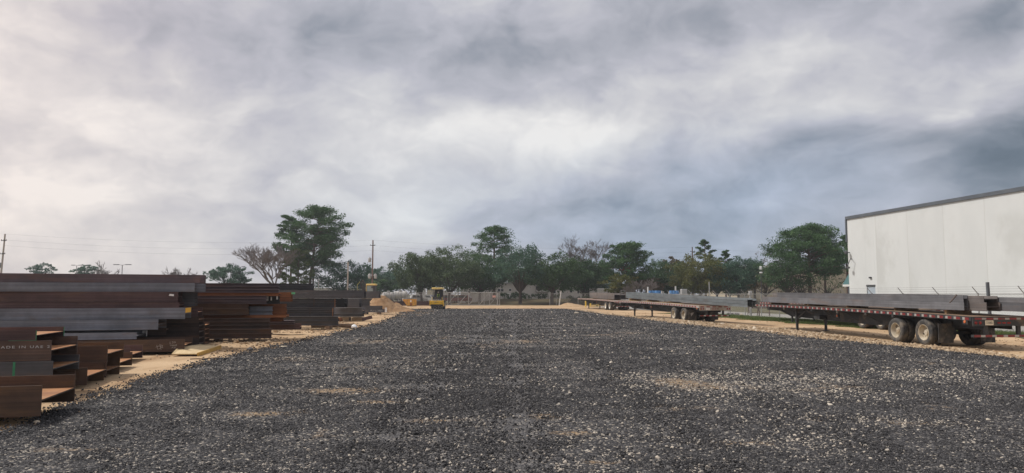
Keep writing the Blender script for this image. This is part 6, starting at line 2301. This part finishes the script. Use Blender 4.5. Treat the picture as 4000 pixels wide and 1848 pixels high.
# rusty sawhorses on the verge
GS = "rusty steel sawhorses on the verge"
for (px, lb, rz) in ((2944, "left rusty sawhorse on the grass verge behind the middle trailer", 4), (2986, "right rusty sawhorse on the grass verge behind the middle trailer", -12)):
    p = gnd(px, 1236)
    s_ = empty("sawhorse", lb, "sawhorse", p, R(rz), GS)
    MB().cbox(-.55, .55, -.06, .06, .78, .90, .01).build("top_bar", M["rust_red"], s_)
    for x in (-.48, .48):
        for y in (-.32, .32):
            MB().bar((x, y, -.03), (x, y * .12, .8), .05, .05).build("leg", M["rust_red"], s_)
    MB().bar((-.48, -.2, .33), (.48, -.2, .33), .04, .04).bar((-.48, .2, .33), (.48, .2, .33), .04, .04).build("stretcher", M["rust_red"], s_)
p = gnd(2995, 1234)
o = MB().add([(-.6, -.4, .9), (.6, -.4, .9), (.6, 0, 1.22), (-.6, 0, 1.22), (.6, .4, .9), (-.6, .4, .9)], [(0, 1, 2, 3), (3, 2, 4, 5), (0, 3, 5), (1, 4, 2), (0, 5, 4, 1)]).build("folded_sheet", M["mill_grey"], None, (p.x, p.y, 0), (0, 0, R(-12)))
tag(o, "bent grey sheet like a little roof resting on the right sawhorse", "metal sheet")

# blue drums and white pipes by the fence
GD2 = "blue drums beyond the fence"
for i, (px, Y) in enumerate(((2541, 112), (2552, 112), (2566, 112.5), (2574, 113), (2622, 110), (2634, 110.5), (2646, 111))):
    p = at(px, 1145, Y)
    d_ = MB()
    d_.lathe([(0, 0), (.29, 0), (.29, .29), (.305, .31), (.29, .33), (.29, .58), (.305, .6), (.29, .62), (.29, .9), (.27, .92), (0, .92)], 14, axis="z")
    o = d_.build("drum", M["blue_paint"], None, (p.x, Y, 1.82), smooth=40)
    nm = ("leftmost", "second", "third", "fourth", "fifth", "sixth", "rightmost")[i]
    tag(o, f"{nm} of the blue drums standing above the blue grey load", "drum", GD2)
for (x0p, x1p, Y, lb) in ((2532, 2584, 112.5, "left"), (2614, 2656, 110.5, "right")):
    x0, x1 = at(x0p, 1150, Y).x, at(x1p, 1150, Y).x
    rk = empty("storage_rack", f"{lb} steel rack platform carrying blue drums", "rack", (x0, Y, 0))
    MB().box(0, x1 - x0, -.6, .8, 1.70, 1.815).build("platform", M["galv"], rk)
    for x in (.1, x1 - x0 - .1):
        for y in (-.5, .7):
            MB().box(x - .05, x + .05, y - .05, y + .05, -.1, 1.70).build("leg", M["galv"], rk)
GP = "pale vent pipes beyond the fence"
for i, (px, pt, Y) in enumerate(((2531, 1121, 116), (2639, 1118, 116), (2585, 1136, 118), (2591, 1138, 118), (2613, 1139, 118))):
    p = at(px, pt, Y)
    lb = ("tall pale pipe left of the blue drums", "tall pale pipe among the right hand blue drums", "short pale pipe right of the left blue drums", "thin short pale pipe next to the short one", "short pale pipe left of the right blue drums")[i]
    tag(MB().tube([(0, 0, -.1), (0, 0, p.z)], .13 if i < 2 else .09, 10).build("vent_pipe", M["white_paint"], None, (p.x, Y, 0), smooth=40), lb, "pipe", GP)
p = at(2672, 1136, 114)
ut = empty("utility_trailer", "small grey trailer with a raised tongue beside the blue drums", "trailer", (p.x, 114, 0))
MB().cbox(-.5, .4, -.5, .5, 2.1, 3.0, .05).build("box", M["galv"], ut)
MB().bar((-.5, 0, 2.2), (-2.2, 0, 2.0), .1, .1).build("tongue", M["galv"], ut)
for y in (-.45, .45):
    MB().bar((0, y, 0), (0, y, 2.1), .1, .1).build("leg", M["galv"], ut)

# ------------------------------------------------------------------ utility poles, lamps, wires
def upole(label, px, pt, Y, mat="pole_wood", lean=0.0, r=.15, xf=(), lamp=0, arms=(1.0,)):
    p = at(px, pt, Y)
    t = empty("utility_pole", label, "utility pole", (p.x - lean, Y, 0), 0, "utility poles along the street")
    H = p.z
    MB().tube([(0, 0, -.3), (lean, 0, H)], [r * 1.15, r * .75], 10).build("pole", M[mat], t, smooth=50)
    am = MB()
    for a_ in arms:
        x = lean * (H - a_) / H
        am.bar((x - .45, -.16, H - a_), (x + .45, -.16, H - a_), .09, .11)
        for s in (-.4, 0, .4):
            am.lathe([(.045, 0), (.06, .06), (.03, .1), (.05, .15), (0, .2)], 8, axis="z", M=Matrix.Translation((x + s, -.16, H - a_ + .05)))
    am.build("insulator_arm", M["grey_conduit"], t)
    for (dx_, dz_) in xf:
        x = lean * (H - dz_) / H
        MB().lathe([(0, 0), (.25, .02), (.27, .1), (.27, .75), (.2, .85), (.05, .88), (.05, 1.0), (0, 1.0)], 14, axis="z", M=Matrix.Translation((x + dx_, -.05, H - dz_ - .9))).bar((x, -.05, H - dz_ - .3), (x + dx_, -.05, H - dz_ - .3), .08, .08).build("transformer", M["galv"], t, smooth=45)
    if lamp:
        z = H - lamp
        x = lean * z / H
        MB().tube([(x, 0, z - .5), (x + .9, -.1, z), (x + 2.2, -.15, z + .1)], .045, 6).cbox(x + 2.1, x + 2.9, -.35, .05, z - .02, z + .16, .05).build("street_lamp_arm", M["galv"], t)
    return p


pL = upole("leaning utility pole with a lamp arm at the left edge", 20, 914, 118, lean=.55, xf=((-.4, 4.7),), lamp=7.6, arms=(1.1, 3.3), mat="pole_pale")
pM = upole("dark utility pole with transformers right of the tall pines", 1457, 938, 132, xf=((-.55, 3.2), (-.5, 6.2), (.55, 6.2)), arms=(1.0,))
pR = upole("utility pole with a lamp and white transformer right of the middle trailer", 2704, 965, 150, xf=((-.55, 5.3), (.55, 4.6)), arms=(1.0,), mat="pole_wood")
pr2 = at(2692, 1043, 149.5)
p = at(1360, 1024, 150)
tag(MB().tube([(0, 0, -.3), (0, 0, p.z)], .15, 9).build("cut_pole", M["pole_pale"], None, (p.x, 150, 0), smooth=50), "plain pale pole stub standing in the dark oak right of the pines", "pole")
p = at(2770, 1101, 126)
tag(MB().tube([(0, 0, -.2), (0, 0, p.z)], .085, 9).build("pale_pole", M["galv"], None, (p.x, 126, 0), smooth=50), "slim pale pole rising above the barbed wire fence", "pole")
p = at(2972, 1046, 120)
lp_ = empty("street_lamp", "slim lamp post with a white head in front of the tan warehouse", "street lamp", (p.x, 120, 0))
MB().tube([(0, 0, -.1), (0, 0, p.z - .3)], .07, 8).build("pole", M["grey_conduit"], lp_, smooth=50)
MB().cbox(-.17, .17, -.17, .17, p.z - .3, p.z + .25, .05).cbox(-.2, .2, -.2, .2, p.z - .95, p.z - .7, .05).build("lamp_head", M["plastic_white"], lp_)
GLP = "distant twin armed lamp posts on the left"
for (px, pt, Y, w2_, lb) in ((300, 1036, 200, 1.1, "small hazy lamp post just left of the rounded tree"), (478, 1034, 175, 1.6, "twin armed lamp post over the middle of the big rusty stack"), (936, 1042, 190, 1.1, "twin armed lamp post left of the leafless tree"), (1245, 1090, 150, .5, "small pale lamp post in front of the dark oak")):
    p = at(px, pt, Y)
    l_ = empty("lamp_post", lb, "lamp post", (p.x, Y, 0), 0, GLP)
    MB().tube([(0, 0, -.1), (0, 0, p.z - .1)], .10, 8).build("pole", M["galv"], l_, smooth=50)
    for s in (-1, 1):
        MB().bar((s * .1, 0, p.z - .1), (s * w2_ * .55, 0, p.z), .07, .07).cbox(*sorted((s * w2_ * .5, s * w2_ * 1.35)), -.2, .2, p.z - .08, p.z + .1, .04).build("lamp_head", M["grey_conduit"], l_)


def wire(label, p, q, sag, r=.007):
    p, q = Vector(p), Vector(q)
    pts = [p.lerp(q, i / 24) - Vector((0, 0, sag * 4 * (i / 24) * (1 - i / 24))) for i in range(25)]
    o = MB().tube(pts, r, 4, cap=False).build("overhead_wire", M["wire"], None)
    tag(o, label, "power line", "overhead wires between the utility poles")


PLt, PMt, PRt = Vector((pL.x, 118, pL.z)), Vector((pM.x, 132, pM.z)), Vector((pR.x, 150, pR.z))
PFar = Vector((95, 175, 12.5))
for (dz_, sag, lb) in ((.0, .9, "topmost"), (1.0, 1.0, "second"), (1.9, 1.1, "third"), (7.2, 1.0, "low")):
    d = Vector((0, 0, dz_))
    wire(f"{lb} wire from the left pole to the pole beside the pines", PLt - d, PMt - d, sag)
    wire(f"{lb} wire from the pole beside the pines to the right pole", PMt - d, PRt - d, sag)
    if dz_ < 2:
        wire(f"{lb} wire running right from the right pole", PRt - d, PFar - d, sag)

# ------------------------------------------------------------------ litter and small scraps on the dirt
GL = "scrap sticks on the dirt"
for i, (px, py, L, rz, lb) in enumerate(((2300, 1234, 3.2, -8, "thin bent bar lying on the sand below the farthest trailer"), (800, 1404, .9, 30, "splintered stick near the pale board"),
                                         (1300, 1296, .6, 70, "short stick on the sand below the log"), (2700, 1268, .8, 15, "stick on the rubble in front of the middle trailer wheels"))):
    p = gnd(px, py)
    o = MB().tube(wobble_path((-L / 2, 0, .03), (L / 2, 0, .04), 5, .03), .02, 6).build("scrap_stick", M["wood_old"], None, p, (0, 0, R(rz)))
    tag(o, lb, "stick", GL)
GTR = "concrete lumps beside the verge"
for i, px in enumerate((2845, 2860, 2876, 2882)):
    p = gnd(px, 1231 + i * .5)
    rock(("leftmost", "second", "third", "rightmost")[i] + " dark lump in the row beside the grass verge", p, (.4, .35, .3), "rock_dark", "lump", "rock", GTR, seed=20 + i)

# ------------------------------------------------------------------ air: thin haze over the whole yard
hz = MB().box(-420, 420, -60, 420, -1.3, 34).build("haze", [], None)
hm = bpy.data.materials.new("haze")
hm.use_nodes = True
hn_ = hm.node_tree
for n_d in list(hn_.nodes):
    hn_.nodes.remove(n_d)
pv = hn_.nodes.new("ShaderNodeVolumePrincipled")
pv.inputs["Color"].default_value = (.86, .91, .97, 1)
pv.inputs["Density"].default_value = 0.0004
pv.inputs["Anisotropy"].default_value = 0.2
ho_ = hn_.nodes.new("ShaderNodeOutputMaterial")
hn_.links.new(pv.outputs[0], ho_.inputs["Volume"])
hz.data.materials.append(hm)
tag(hz, kind="stuff")
